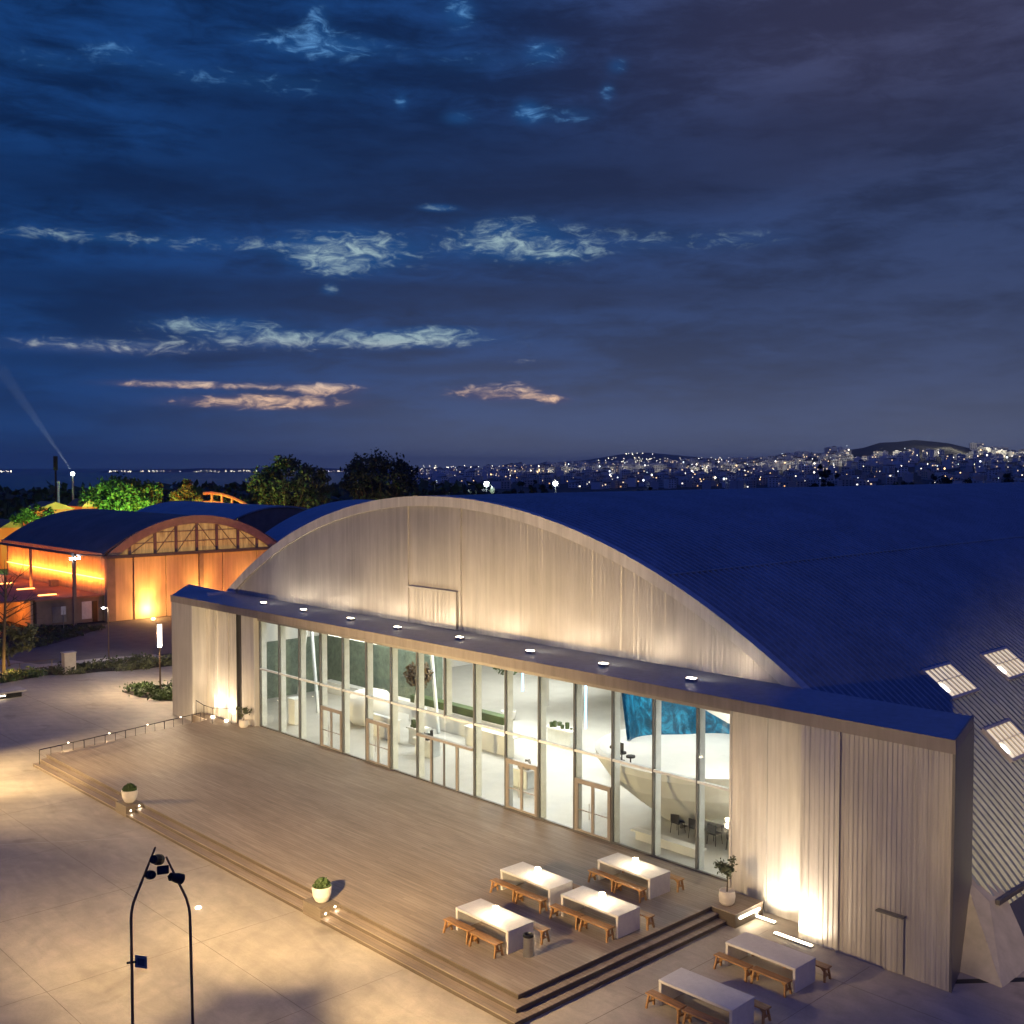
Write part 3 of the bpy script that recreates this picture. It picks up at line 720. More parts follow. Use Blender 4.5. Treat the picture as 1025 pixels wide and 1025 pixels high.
# ------------------------------------------------------------------ tables, benches, lamps
def make_bench():
    t = thing('bench', '', 'bench', (0,0,0), 'wooden benches at the tables')
    MB().box(-.66,.66,-.16,.16,.40,.45).build('seat', M['wood'], t, bevel=.012)
    for sx in (-1, 1):
        for sy in (-1, 1):
            MB().solid([(sx*.56-.03,sy*.10-.03,.398),(sx*.56+.03,sy*.10-.03,.398),(sx*.56+.03,sy*.10+.03,.398),(sx*.56-.03,sy*.10+.03,.398)],
                       [(sx*.60-.03,sy*.17-.03,0),(sx*.60+.03,sy*.17-.03,0),(sx*.60+.03,sy*.17+.03,0),(sx*.60-.03,sy*.17+.03,0)]).build('leg', M['wood'], t)
        MB().box(sx*.58-.02,sx*.58+.02,-.11,.11,.15,.2).build('crossbar', M['wood'], t)
        MB().solid([(sx*.52,-.03,.395),(sx*.30,-.03,.395),(sx*.56,-.03,.16),(sx*.58,-.03,.2)], [(sx*.52,.03,.395),(sx*.30,.03,.395),(sx*.56,.03,.16),(sx*.58,.03,.2)]).build('brace', M['wood'], t)
    return t
def make_table():
    t = thing('slab_table', '', 'table', (0,0,0), 'white slab tables')
    MB().box(-1.3,1.3,-.57,.57,.68,.76).build('table_top', M['tabletop'], t, bevel=.012)
    for sx in (-1, 1): MB().box(sx*1.24-.05,sx*1.24+.05,-.565,.565,0,.678).build('leg', M['tabletop'], t, bevel=.01)
    MB().box(-1.18,1.18,-.05,.05,.56,.675).build('rail', M['tabletop'], t)
    return t
def make_lamp():
    t = thing('table_lamp', '', 'lamp', (0,0,0), 'glowing lamps on the tables')
    MB().lathe([(.07,0),(.075,.02),(.02,.03),(.015,.2),(0,.2)], n=14).build('base', M['steel'], t)
    MB().lathe([(.12,.13),(.095,.29),(0,.30),(0,.29),(.085,.28),(.115,.13)], n=18).build('lamp_shade', M['lamp'], t)
    light('table_light', 'POINT', (0,0,.45), 42, (1,.76,.46), t, shadow_soft_size=.1)
    return t
TABS = [
    (14.12,-9.6,DZ,'white slab table with a lamp, beside the steel bin','the table by the bin',1),
    (12.6,-6.15,DZ,'white slab lamp table directly behind the one by the bin','the table behind the bin table',1),
    (15.75,-6.2,DZ,'white slab lamp table closest to the top of the corner steps','the table nearest the steps',1),
    (14.4,-2.85,DZ,'white slab lamp table closest to the glass facade','the table nearest the glass',1),
    (21.25,-4.3,.008,'unlit pale slab table on the plaza by the glowing ground strips','the table by the ground strips',0),
    (21.4,-7.85,.008,'unlit grey slab table on the plaza, cut by the bottom of the photo','the lowest plaza table',0)]
T0 = B0 = L0 = None
for (x, y, z, lab, short, lamp) in TABS:
    o = make_table() if T0 is None else copy_tree(T0); T0 = T0 or o
    o.location = (x, y, z); o['label'] = lab; o.rotation_euler.z = random.uniform(-.025,.025)
    for side, sy in (('plaza', -1), ('hall', 1)):
        for end, sx in (('orange hangar', -1), ('pylon', 1)):
            o = make_bench() if B0 is None else copy_tree(B0); B0 = B0 or o
            o.location = (x+sx*.69-.08+(.3 if sy > 0 else 0)+random.uniform(-.03,.03), y+sy*.86+random.uniform(-.04,.04), z); o.rotation_euler.z = random.uniform(-.03,.03)
            o['label'] = f'wooden bench on {side} side of {short}, {end} end'
    if lamp:
        o = make_lamp() if L0 is None else copy_tree(L0); L0 = L0 or o
        o.location = (x+.12, y-.02, z+.762); o['label'] = 'small glowing lamp on '+short
bn = thing('litter_bin', 'slim cylindrical steel bin at the table end', 'bin', (15.9,-9.75,DZ))
MB().lathe([(.17,0),(.17,.62),(.15,.62)], (15.9,-9.75,DZ), 20).build('body', M['steel'], bn, smooth=False)
MB().lathe([(.165,.62),(.175,.63),(.175,.70),(.12,.71),(.1,.66),(0,.66)], (15.9,-9.75,DZ), 20).build('rim', M['black'], bn)

# ------------------------------------------------------------------ planters
def bowl_planter(x, y, z, lab, s=1.0):
    t = thing('bowl_planter', lab, 'planter', (x,y,z), 'white bowl planters')
    MB().lathe([(.16*s,0),(.24*s,.06),(.33*s,.25*s),(.36*s,.56*s),(.33*s,.57*s),(.31*s,.5*s),(0,.5*s)], (x,y,z), 28).build('bowl', M['pot'], t, smooth=False)
    mb = MB()
    def fn():
        v = Vector((random.gauss(0,1), random.gauss(0,1), abs(random.gauss(0,1)))).normalized()*random.uniform(.5,1)
        return Vector((x+v.x*.34*s, y+v.y*.34*s, z+.5*s+v.z*.36*s))
    leaf_cloud(mb, 900, fn, .06*s); mb.build('shrub', M['leaf'], t)
bowl_planter(7.75, -12.1, .508, 'white bowl planter with a green shrub, nearer the tables')
bowl_planter(-8.15, -12.1, .508, 'white bowl planter with clipped green shrub, nearer the ramp railing', 1.02)
def olive(x, y, z, lab, ph, h, r, n):
    t = thing('potted_olive', lab, 'potted tree', (x,y,z), 'potted trees flanking the glass')
    MB().lathe([(.2,0),(.27,.08),(.3,ph*.6),(.27,ph),(.24,ph),(.22,ph-.06),(0,ph-.06)], (x,y,z), 24).build('pot', M['pot'], t)
    MB().tube([(x,y,z+ph-.06),(x+.03,y,z+h*.5),(x-.02,y+.03,z+h*.75)], [.03,.025,.012], 6).build('trunk', M['bark'], t)
    mb = MB(); cs = [Vector((random.gauss(0,r*.5), random.gauss(0,r*.5), random.gauss(0,r*.45))) for _ in range(9)]
    def fn():
        c = random.choice(cs); return Vector((x,y,z+h*.78))+c+Vector((random.gauss(0,r*.22), random.gauss(0,r*.22), random.gauss(0,r*.22)))
    leaf_cloud(mb, n, fn, .07); mb.build('crown', M['leaf_olive'], t)
olive(17.8,-1.75,.502,'pale pot with a loose olive tree at the top of the corner steps',.5,1.6,.34,500)
olive(-17.6,-.85,.502,'small potted shrub at the far end of the glass front',.45,1.15,.3,420)

# ------------------------------------------------------------------ railing
t = thing('ramp_railing', 'thin metal railing with lights along the far end of the deck', 'railing', (-19.4,-7,0))
A = Vector((-18.85,-12.3,0)); B = Vector((-20.95,-1.9,0))
tb = MB(); zb = lambda u: .006+.0*u
tb.tube([A+Vector((0,0,.95)), A+(B-A)*.5+Vector((0,0,.95)), B+Vector((0,0,.98))], .025, 7); tb.build('handrail', M['black'], t)
for i in range(17):
    p_ = A+(B-A)*(i/16)
    MB().tube([p_+Vector((0,0,.005)), p_+Vector((0,0,.94))], .016 if i % 4 else .024, 6).build('post', M['black'], t)
MB().tube([A+Vector((0,0,.12)), B+Vector((0,0,.12))], .014, 6).build('bottom_rail', M['black'], t)
for u in (.16, .4, .64, .86):
    p_ = A+(B-A)*u
    MB().lathe([(0,0),(.04,0),(.04,.03),(0,.03)], (p_.x,p_.y,.975), 10).build('rail_light', M['lamp_soft'], t)
    light('rail_lamp', 'SPOT', (p_.x-.05,p_.y,.9), 26, WARM2, t, aim=(p_.x-.9,p_.y,0), spot_size=R(120), spot_blend=.8, shadow_soft_size=.05)
MB().tube([A+(B-A)*.36+Vector((-.08,0,.03)), A+(B-A)*.95+Vector((-.08,0,.03))], .02, 6).build('light_strip', M['lamp_soft'], t)
t = thing('short_railing', 'short cornered handrail in front of the bright far pylon panels', 'railing', (-20.4,-1.7,DZ))
pts = [(-22.4,-1.45),(-20.8,-1.75),(-19.7,-1.75),(-18.9,-.95)]
MB().tube([(x,y,DZ+.95) for x, y in pts], .022, 7).build('handrail', M['black'], t)
for x, y in pts: MB().tube([(x,y,.3),(x,y,DZ+.94)], .02, 6).build('post', M['black'], t)

# ------------------------------------------------------------------ curved floodlight poles
def flood_head(t, c, aim, r=.17):
    c = Vector(c); d = (Vector(aim)-c).normalized()
    q = d.to_track_quat('Z', 'Y').to_matrix().to_4x4()
    h = MB(); h.lathe([(0,-.2),(.10,-.2),(r*.8,-.12),(r,.0),(r,.14),(r*.9,.14),(r*.88,.02),(0,.02)], n=18).xf(Matrix.Translation(c) @ q)
    hd = h.build('lamp_head', M['black'], t)
    l = MB(); l.lathe([(0,.03),(r*.84,.03),(r*.84,.04),(0,.04)], n=18).xf(Matrix.Translation(c) @ q); l.build('lens', M['lamp_soft'], hd)
    y = MB(); y.tube([c+Vector((0,0,.0))-d*.1, c-d*.26], .03, 6); y.build('yoke', M['black'], hd)
    return d
RV = Vector((.687,.727,0)); PB = Vector((14.6,-22.15,0))
def pv(o, z): q = PB+RV*o; return (q.x, q.y, z)
t = thing('curved_pole', 'slim leaning floodlight pole carrying a small sign plate', 'light pole', PB, 'curved floodlight poles')
MB().tube([pv(0,.01),pv(0,4.85),pv(.015,5.05),pv(.06,5.28),pv(.62,6.67)], [.040,.036,.035,.034,.024], 10).build('pole', M['pole'], t)
MB().box(PB.x-.18,PB.x+.18,PB.y-.18,PB.y+.18,.006,.03).build('base_plate', M['pole'], t)
s_ = MB(); s_.box(-.02,.32,-.012,.012,-.15,.15); q = Matrix.Translation(pv(.1,3.82)) @ Matrix.Rotation(R(30),4,'Z'); s_.xf(q); sg = s_.build('sign_plate', M['steel'], t)
s_ = MB(); s_.box(.06,.26,-.016,-.013,-.09,.09); s_.xf(q); s_.build('sign_panel', M['frame'], sg)
s_ = MB(); s_.tube([pv(-.12,3.77),pv(.12,3.81)], .03, 6); s_.build('sign_bracket', M['black'], t)
flood_head(t, pv(.66,6.36), (5,-8,0), .135)
flood_head(t, pv(.49,5.98), (-4,-17,0), .115)
t2 = thing('curved_pole', 'slim leaning floodlight pole with a square lamp head and no sign', 'light pole', PB+RV*1.5, 'curved floodlight poles')
MB().tube([pv(1.52,.01),pv(1.45,4.95),pv(1.43,5.15),pv(1.37,5.38),pv(.88,6.43)], [.040,.036,.035,.034,.024], 10).build('pole', M['pole'], t2)
q = PB+RV*1.52; MB().box(q.x-.18,q.x+.18,q.y-.18,q.y+.18,.006,.03).build('base_plate', M['pole'], t2)
flood_head(t2, pv(1.15,5.90), (15.5,-8,0), .125)
q = Matrix.Translation(pv(.80,6.10)) @ (Vector((-10,4,-5)).to_track_quat('Z','Y').to_matrix().to_4x4())
b_ = MB(); b_.box(-.14,.14,-.1,.1,-.08,.08); b_.xf(q); sq = b_.build('square_head', M['black'], t2, bevel=.02)
b_ = MB(); b_.box(-.12,.12,-.08,.08,.082,.09); b_.xf(q); b_.build('lens', M['lamp_soft'], sq)
MB().tube([pv(1.15,5.90),pv(1.27,5.76)], .025, 6).build('bracket', M['black'], t2)
FL = [  # floodlight beams thrown from the heads: position, aim, power, cone, blend
    (pv(.66,6.36), (3.5,-7.5,.5), 23000, 64, 1),
    (pv(.66,6.36), (-4,2.3,10.8), 21000, 78, 1),
    (pv(.49,5.98), (-5,-16,.0), 10500, 58, 1),
    (pv(1.15,5.90), (15.0,-8,.5), 9000, 64, .7),
    (pv(1.15,5.90), (23.5,-1.4,5), 2300, 40, 1),
    (pv(.80,6.10), (4,-18.5,0), 6500, 66, 1),
    (pv(.80,6.10), (10,-16,0), 900, 150, 1),  # wide weak fill added to soften the dark ground between the beams
]
for c, a, e, s_, bl in FL:
    c = Vector(c); c = c+(Vector(a)-c).normalized()*.45
    light('flood_beam', 'SPOT', c, e, WARM, t2, aim=a, spot_size=R(s_), spot_blend=bl, shadow_soft_size=.12)
t = thing('ground_marker', 'tiny bright round light set in the plaza behind the poles', 'light', (4.1,-15.0,.006))
MB().lathe([(0,0),(.09,0),(.09,.03),(0,.04)], (4.1,-15.0,.006), 12).build('lens', M['lamp'], t)
# second pair of poles further along the plaza (beside the view)
def plain_pole(x, y, lab, aims, h=0):
    t = thing('curved_pole', lab, 'light pole', (x,y,0), 'curved floodlight poles')
    MB().tube([(x,y,.01),(x,y,5.1+h),(x+.05,y+.2,5.5+h),(x+.5,y+1.0,6.7+h)], [.062,.055,.05,.036], 10).build('pole', M['pole'], t)
    for k, (a, e, s_) in enumerate(aims):
        c = (x+.35,y+.75,5.8+h+.35*k); d = flood_head(t, c, a)
        light('flood_beam', 'SPOT', Vector(c)+d*.3, e*1.6, WARM, t, aim=a, spot_size=R(s_), spot_blend=.9, shadow_soft_size=.12)
plain_pole(-20,-26.5,'floodlight pole standing out on the open plaza beyond the railing', [((-18.6,-14.2,0),22000,50),((-24.5,-1.3,4),7000,34),((-7,-6,.5),12000,56)])

plain_pole(37,-21.5,'tall floodlight pole standing on the plaza past the corner wall', [((25.2,12.5,1.6),12000,30),((23,-6,0),700,80)], 3.2)
# ------------------------------------------------------------------ street furniture beyond the deck
t = thing('column_lamp', 'tall lamp post with a glowing cylindrical head by the far pylon', 'street lamp', (-33.2,1.33,0))
MB().tube([(-33.2,1.33,.01),(-33.2,1.33,3.2)], [.07,.055], 10).build('pole', M['pole'], t)
MB().lathe([(0,0),(.13,0),(.14,.04),(.14,1.55),(.12,1.6),(0,1.6)], (-33.2,1.33,3.2), 20).build('glowing_head', emit('column_glow', (1,.9,.74), 22), t)
MB().lathe([(.15,0),(.15,.05),(0,.06)], (-33.2,1.33,4.81), 20).build('cap', M['pole'], t)
light('column_light', 'POINT', (-33.2,1.05,4.0), 1700, (1,.74,.44), t, shadow_soft_size=.25)
light('column_light', 'POINT', (-33.6,1.6,4.0), 1000, (1,.74,.44), t, shadow_soft_size=.25)
def small_lamp(x, y, h, lab, e, col=COOL, m='lamp_cool', group='thin lamp posts'):
    t = thing('lamp_post', lab, 'street lamp', (x,y,0), group)
    MB().tube([(x,y,.01),(x,y,h)], [.06,.035], 8).build('pole', M['pole'], t)
    MB().tube([(x,y,h),(x-.3,y-.25,h+.05)], .025, 6).build('arm', M['pole'], t)
    MB().lathe([(0,0),(.12,0),(.14,.05),(.05,.11),(0,.11)], (x-.3,y-.25,h-.05), 12).build('lamp_head', M[m], t)
    if e: light('post_light', 'POINT', (x-.3,y-.25,h-.25), e, col, t, shadow_soft_size=.15)
small_lamp(-48.5,4.1,4.3,'thin lamp post with a cool white head before the orange hangar', 220, (1,.9,.75))
t = thing('concrete_block', 'upright pale concrete block at the end of the hedge', 'block', (-44.35,-.8,0))
MB().box(-44.75,-44.1,-1.25,-.35,.006,1.64).build('block', M['concrete'], t, bevel=.03)
MB().box(-44.8,-44.05,-1.3,-.3,1.641,1.7).build('coping', M['concrete'], t, bevel=.01)
t = thing('low_wall', 'low dark rail fence running away from the concrete block', 'fence', (-46,-5,0))
for y in (-1.8,-4.2,-6.6,-9.0): MB().tube([(-45.2,y,.01),(-45.2,y,1.15)], .03, 6).build('post', M['pole'], t)
for z in (.6,1.13): MB().tube([(-45.2,-1.3,z),(-45.2,-10.5,z)], .02, 6).build('rail', M['pole'], t)
t = thing('stone_bench', 'low dark stone bench with an underglow at the plaza edge', 'bench', (-38.8,-7.4,0))
MB().box(-39.6,-37.9,-9.6,-6.2,.38,.5).build('seat', M['concrete'], t, bevel=.03)
MB().box(-39.3,-38.2,-9.3,-6.5,.006,.379).build('base', M['black'], t)
MB().box(-38.18,-38.14,-9.0,-7.6,.2,.26).build('underglow', M['lamp_soft'], t)
for x, y, lab in ((-66.3,7.2,'small pale sign post in the dark bed before the annex'),):
    t = thing('sign_post', lab, 'sign', (x,y,0))
    MB().tube([(x,y,.01),(x,y,2.1)], .04, 6).build('post', M['steel'], t)
    MB().box(x-.03,x+.03,y-.22,y+.22,1.7,2.5).build('sign_panel', M['fin'], t)

# ------------------------------------------------------------------ orange hangar
OX, OY0, OY1, OEZ, OAZ = -70.0, 13.26, 33.3, 6.9, 10.65
OYC = (OY0+OY1)/2; hw = (OY1-OY0)/2; rise = OAZ-OEZ; OR = (hw*hw+rise*rise)/(2*rise); OCZ = OAZ-OR
def oarch(y, r=0): return OCZ+math.sqrt((OR+r)**2-(y-OYC)**2)
def barrel(name, x0, x1, y0, y1, ez, az_, m, parent, over=.0, thick=.25, n=40):
    yc = (y0+y1)/2; h_ = (y1-y0)/2+over; rs = az_-ez; r = (h_*h_+rs*rs)/(2*rs); cz = az_-r
    vs = []
    for x in (x0, x1):
        for k in range(n+1):
            y = yc-h_+2*h_*k/n; z = cz+math.sqrt(r*r-(y-yc)**2); vs += [(x,y,z),(x,y,z-thick)]
    N2 = 2*(n+1); f = []
    for k in range(n):
        a = 2*k; f += [(a,a+2,N2+a+2,N2+a),(a+1,N2+a+1,N2+a+3,a+3),(a,a+1,a+3,a+2),(N2+a,N2+a+2,N2+a+3,N2+a+1)]
    f += [(0,N2,N2+1,1),(2*n,2*n+1,N2+2*n+1,N2+2*n)]
    mb = MB(); mb.add(vs, f); return mb.build(name, m, parent)
O = thing('old_hangar', 'old arched hangar lit bright orange with a dark roof', 'hangar', (OX,OYC,0))
rfO = barrel('roof', -100, OX-.1, OY0, OY1, OEZ+.15, OAZ, M['old_roof'], O, .5, .2)
# arch rim on the gable
mb = MB(); vs = []
for k in range(49):
    y = OY0+(OY1-OY0)*k/48
    for dx, dr in ((.12,.12),(.12,-.75),(-.3,-.75),(-.3,.12)): 
        c = Vector((0,y-OYC,oarch(y)-OCZ)).normalized(); vs.append((OX+dx, OYC+c.y*(OR+dr), max(OEZ-.2, OCZ+c.z*(OR+dr))))
mb.add(vs, [(4*i+k, 4*i+(k+1)%4, 4*i+4+(k+1)%4, 4*i+4+k) for i in range(48) for k in range(4)])
mb.build('arch_rim', M['orange_rim'], O)
mb = MB(); vs = []
for k in range(41):
    y = OY0+.5+(OY1-OY0-1)*k/40; vs += [(OX-.12,y,OEZ),(OX-.12,y,max(OEZ+.01,oarch(y)-.5))]
mb.add(vs, [(2*i,2*i+2,2*i+3,2*i+1) for i in range(40)])
ty = mb.build('tympanum', M['tymp'], O)
mb = MB()
for y in (15.6,18.4,20.8,23.2,25.6,28.2,30.6): mb.box(OX-.1,OX+.02,y-.16,y+.16,OEZ,oarch(y)-.6)
for z in (8.0, 9.1):
    hy = math.sqrt(max(0,(OR-.7)**2-(z-OCZ)**2)); mb.box(OX-.09,OX-.02,OYC-hy,OYC+hy,z-.05,z+.05)
for i, (ya, yb) in enumerate(((15.8,18.4),(18.6,20.8),(21,23.2),(25.6,23.4),(28.0,25.8),(30.4,28.4))): mb.tube([(OX-.05,ya,OEZ+.1),(OX-.05,yb,min(oarch(yb),oarch(ya)+.9)-.8)], .05, 5)
mb.build('mullion_grid', M['brownwall'], ty)
mb = MB(); mb.box(OX-.2,OX+.5,OY0-.4,OY1,OEZ-.32,OEZ-.02); mb.build('tie_beam', M['frame'], O)
yy = OY0+.7
widths = [2.0,1.8,1.8,1.6,2.2,.5,2.4,1.9,2.4,2.2]
for i, w_ in enumerate(widths):
    mb = MB()
    if w_ == .5: mb.box(OX-.1,OX+.3,yy+.03,yy+w_-.03,.02,OEZ-.33); mb.build('pier', M['brownwall'], O)
    else: mb.box(OX-.15+(i%2)*.12,OX+(i%2)*.12,yy+.03,yy+w_-.03,.02,OEZ-.33); mb.build('door_panel', M['orange_wall'], O)
    yy += w_
mb = MB(); mb.box(OX-.4,OX+.15,OY0-.2,OY0+.7,.02,OEZ-.33); mb.build('corner_pier', M['brownwall'], O)
mb = MB(); corr(mb, -99.8, OX-.4, OY0, .02, OEZ, 1.1, .08); mb.build('side_wall', M['orange_wall'], O)
mb = MB(); mb.box(-100,OX-.3,OY0-.6,OY0-.45,OEZ-.28,OEZ+.25); mb.build('eave_fascia', M['orange_rim'], O)
mb = MB(); mb.box(-99.9,-99.7,OY0,OY1,.02,OEZ); mb.build('rear_wall', M['brownwall'], O)
mb = MB(); mb.box(-99.5,-71,OY0-.16,OY0-.06,4.35,4.45); mb.build('wall_light_strip', M['strip_orange'], O)
light('wall_strip_light', 'AREA', (-85,OY0-.9,4.2), 1900, ORANGE, O, aim=(-85,OY0+.2,4.9), shape='RECTANGLE', size=28, size_y=.15)
for k, (y, e, lab) in enumerate(((17.4,3600,'floor uplight before the first tall orange door panels'),(23.4,3000,'floor uplight beside the brown pier of the orange hangar'),(29.5,2400,'floor uplight at the hidden end of the orange hangar'))):
    u = thing('floor_uplight', lab, 'light', (OX+1.45,y,0), 'orange floor uplights')
    MB().lathe([(.16,0),(.18,.14),(.14,.16),(0,.16)], (OX+1.45,y,.01), 14).build('lens', emit('amber_lens', (1,.6,.2), 30), u)
    light('amber_uplight', 'POINT', (OX+1.0,y,1.0), e*.16, (1,.52,.16), u, shadow_soft_size=.15)
    light('amber_uplight', 'SPOT', (OX+1.3,y,.4), e*.9, (1,.46,.11), u, aim=(OX+.1,y,6.2), spot_size=R(75), spot_blend=1, shadow_soft_size=.2)
for y in (14,20,26):
    light('hangar_wash', 'SPOT', (OX+9,y+2,.4), 1700, (1,.25,.03), O, aim=(OX,y+2,4.2), spot_size=R(80), spot_blend=1, shadow_soft_size=.3)
# steel outrigger
t = thing('steel_gantry', 'thin steel column and beam standing before the orange side wall', 'gantry', (-70,9.75,0))
MB().box(-70.15,-69.85,9.6,9.9,.01,7.1).build('column', M['brownwall'], t)
MB().box(-112,-69.7,9.66,9.84,7.11,7.35).build('beam', M['frame'], t)
MB().tube([(-70,9.75,7.2),(-70,13.0,6.9)], .09, 6).build('strut', M['frame'], t)
for x in (-82,-95,-108): MB().box(x-.12,x+.12,9.63,9.87,2.7,7.1).build('column', M['brownwall'], t)
for dy in (-.35,.05,.5): MB().lathe([(0,0),(.1,0),(.11,.2),(0,.22)], (-69.9,9.75+dy,6.7), 10).build('lamp_head', M['lamp_cool'], t)
# annex
t = thing('flat_annex', 'low brown flat roofed annex below the orange side wall', 'annex', (-71.2,9.8,0))
MB().box(-112,-71.1,6.4,13.1,.02,2.6).build('wall', M['brownwall'], t)
rfa = MB().box(-112.2,-70.9,6.2,13.15,2.602,2.78).build('roof', M['redlit_roof'], t)
for x, y in ((-81.5,9.0),(-74.2,8.6),(-88.8,9.2),(-96,9.2)):
    MB().box(x-.15,x+.15,y-.9,y+.9,2.79,2.9).build('strip_lamp', M['strip_orange'], rfa)
    light('strip_lamp_light', 'AREA', (x,y,3.0), 150, ORANGE, t, aim=(x-.2,y+2.5,3.8), shape='RECTANGLE', size=.3, size_y=1.8)
MB().box(-92,-91,9,9.9,2.79,3.6).build('roof_box', M['fin'], rfa)
MB().box(-83,-82.2,12,12.8,2.79,3.5).build('roof_box', M['brownwall'], rfa)
MB().box(-71.09,-71.02,10.9,11.9,.4,2.2).build('window', M['fin'], t)
MB().box(-71.09,-71.0,12.0,12.5,.05,2.2).build('door', M['black'], t)
MB().box(-71.09,-71.0,7.9,9.3,.3,1.9).build('window', M['bronze'], t)
t = thing('porch_pavilion', 'small open porch glowing orange at the annex end', 'pavilion', (-73,3.8,0))
MB().box(-78,-71.4,5.9,6.15,.02,2.7).build('wall', M['orange_wall'], t)
MB().box(-78.2,-71.1,-.5,6.2,2.71,2.86).build('roof', M['redlit_roof'], t)
MB().box(-78,-77.8,-.4,5.9,.02,2.7).build('rear_wall', M['orange_wall'], t)
for y in (-.3,2.8): MB().box(-71.6,-71.4,y-.1,y+.1,.02,2.7).build('post', M['orange_wall'], t)
MB().box(-77.5,-77.3,4.0,4.3,1.0,2.4).build('wall_lamp', M['strip_orange'], t)
light('porch_light', 'POINT', (-74,4.0,1.8), 260, ORANGE, t, shadow_soft_size=.2)

# further hangars
t = thing('blue_roof_hangar', 'second old barrel roofed hangar rising behind the orange one', 'hangar', (-100,44.5,0))
barrel('roof', -118, -88, 34, 56, 6.6, 10.8, M['roofm'], t, .5, .2)
MB().box(-117.6,-88.4,34.1,55.9,.02,6.4).build('wall', M['brownwall'], t)
t = thing('dark_roof_hangar', 'third barrel roofed hangar tucked behind the big gable', 'hangar', (-62,52,0))
barrel('roof', -80, -42, 36, 67, 6.4, 11.7, M['roofm'], t, .5, .25)
MB().box(-79.5,-42.5,36.2,66.8,.02,6.2).build('wall', M['brownwall'], t)
def gable_end(x, y0, y1, ez, az_, parent):
    yc = (y0+y1)/2; h_ = (y1-y0)/2; rs = az_-ez; r = (h_*h_+rs*rs)/(2*rs); cz = az_-r
    top = [(yc-h_+2*h_*k/24, cz+math.sqrt(r*r-(h_-2*h_*k/24)**2)-.25) for k in range(25)]
    pts_ = [(y0,.02)]+top+[(y1,.02)]; pts_ = [pts_[0]]+[pts_[-1]]+pts_[-2:0:-1]
    MB().solid([(x,y,z) for y, z in pts_], [(x-.2,y,z) for y, z in pts_]).build('gable_wall', M['brownwall'], parent)
gable_end(-88.2, 34, 56, 6.6, 10.8, bpy.data.objects['blue_roof_hangar']); gable_end(-117.6, 34, 56, 6.6, 10.8, bpy.data.objects['blue_roof_hangar'])
gable_end(-42.3, 36, 67, 6.4, 11.7, t); gable_end(-79.4, 36, 67, 6.4, 11.7, t); gable_end(-99.6, OY0, OY1, OEZ, OAZ-.05, O)
# distant orange arched frame
d_ = 190
t = thing('arched_frame', 'distant open arched frame glowing orange above the roofs', 'frame', polar(bearing(227), d_, 0))
pp = [polar(bearing(px), d_, sightz(py, d_)) for px, py in ((203,493),(212,492.5),(222,494),(232,497),(241,501),(250,506.5))]
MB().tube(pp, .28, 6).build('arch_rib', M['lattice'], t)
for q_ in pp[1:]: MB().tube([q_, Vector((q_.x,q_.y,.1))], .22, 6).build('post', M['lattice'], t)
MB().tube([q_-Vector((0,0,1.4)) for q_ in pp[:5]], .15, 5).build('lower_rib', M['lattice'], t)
for px, py, w_, lab in ((48,505,24,'distant building glowing orange between the green trees'),(6,521,16,'bright orange lit gable at the far edge of the roofs'),(82,503,10,'small orange lit shed among the green trees')):
    c = polar(bearing(px), 192, 0); zt = sightz(py-6, 192); w2 = w_/1090*192/2
    t = thing('lit_building', lab, 'building', c, 'orange lit buildings behind the trees')
    MB().box(c.x-3,c.x+3,c.y-w2*1.4,c.y+w2*1.4,.02,zt-1.2).build('wall', emit('orange_lit_wall', (1,.20,.02), .55, (.03,.008,.004)), t)  # walls emit orange in place of floodlight on them; base nearly black
    rfm = MB(); rfm.solid([(c.x+3.2,c.y-w2*1.5,zt-1.2),(c.x+3.2,c.y+w2*1.5,zt-1.2),(c.x+3.2,c.y,zt)], [(c.x-3.2,c.y-w2*1.5,zt-1.2),(c.x-3.2,c.y+w2*1.5,zt-1.2),(c.x-3.2,c.y,zt)])
    rfm.build('roof', M['redlit_roof'], t)

# ------------------------------------------------------------------ trees
def tree(c, h, rx, rz, m, lab, n=2600, leaf=.35, clumps=26, name='tree', group=None, trunkm='bark', crown_mid=.62, holes=.0):
    c = Vector(c)
    t = thing(name, lab, 'tree', c, group)
    tk = MB(); base = .035*h
    fork = c+Vector((random.uniform(-.3,.3), random.uniform(-.3,.3), h*.32))
    tk.tube([c, c+(fork-c)*.5, fork], [base, base*.8, base*.6], 8)
    cs = []
    for k in range(clumps):
        v = Vector((random.gauss(0,1), random.gauss(0,1), random.gauss(0,1))).normalized()*random.uniform(.35,1)**.5
        p_ = c+Vector((v.x*rx, v.y*rx, h-rz*.92+v.z*rz*.9)); cs.append((p_, random.uniform(.16,.34)*rx))
        if k % 3 == 0: tk.tube([fork, (fork+p_)/2+Vector((0,0,-.05*h)), p_], [base*.38, base*.22, base*.08], 5)
    tk.build('trunk', M[trunkm], t)
    mb = MB()
    def fn():
        p_, r = random.choice(cs)
        v = Vector((random.gauss(0,1), random.gauss(0,1), random.gauss(0,.75))).normalized()*r*random.uniform(.25,1.05)
        return p_+v
    leaf_cloud(mb, n, fn, leaf); mb.build('crown', m, t)
    return t
def at(px, d, z=0): return polar(bearing(px), d, z)
tree(at(290,190), 17.8, 6.2, 5.0, M['leaf_dark'], 'big dark rounded tree beyond the hangar roofs, tinged green on one edge', 6500, .40, 80, group='big dark trees')
tree(at(379,195), 18.2, 6.5, 4.8, M['leaf_dark'], 'big dark spreading tree rising just behind the big gable', 6500, .40, 80, group='big dark trees')
tree(at(126,192), 14.9, 5.6, 4.2, M['leaf'], 'broad green floodlit tree above the dark roof ridge', 4200, .38, 36, group='green lit trees')
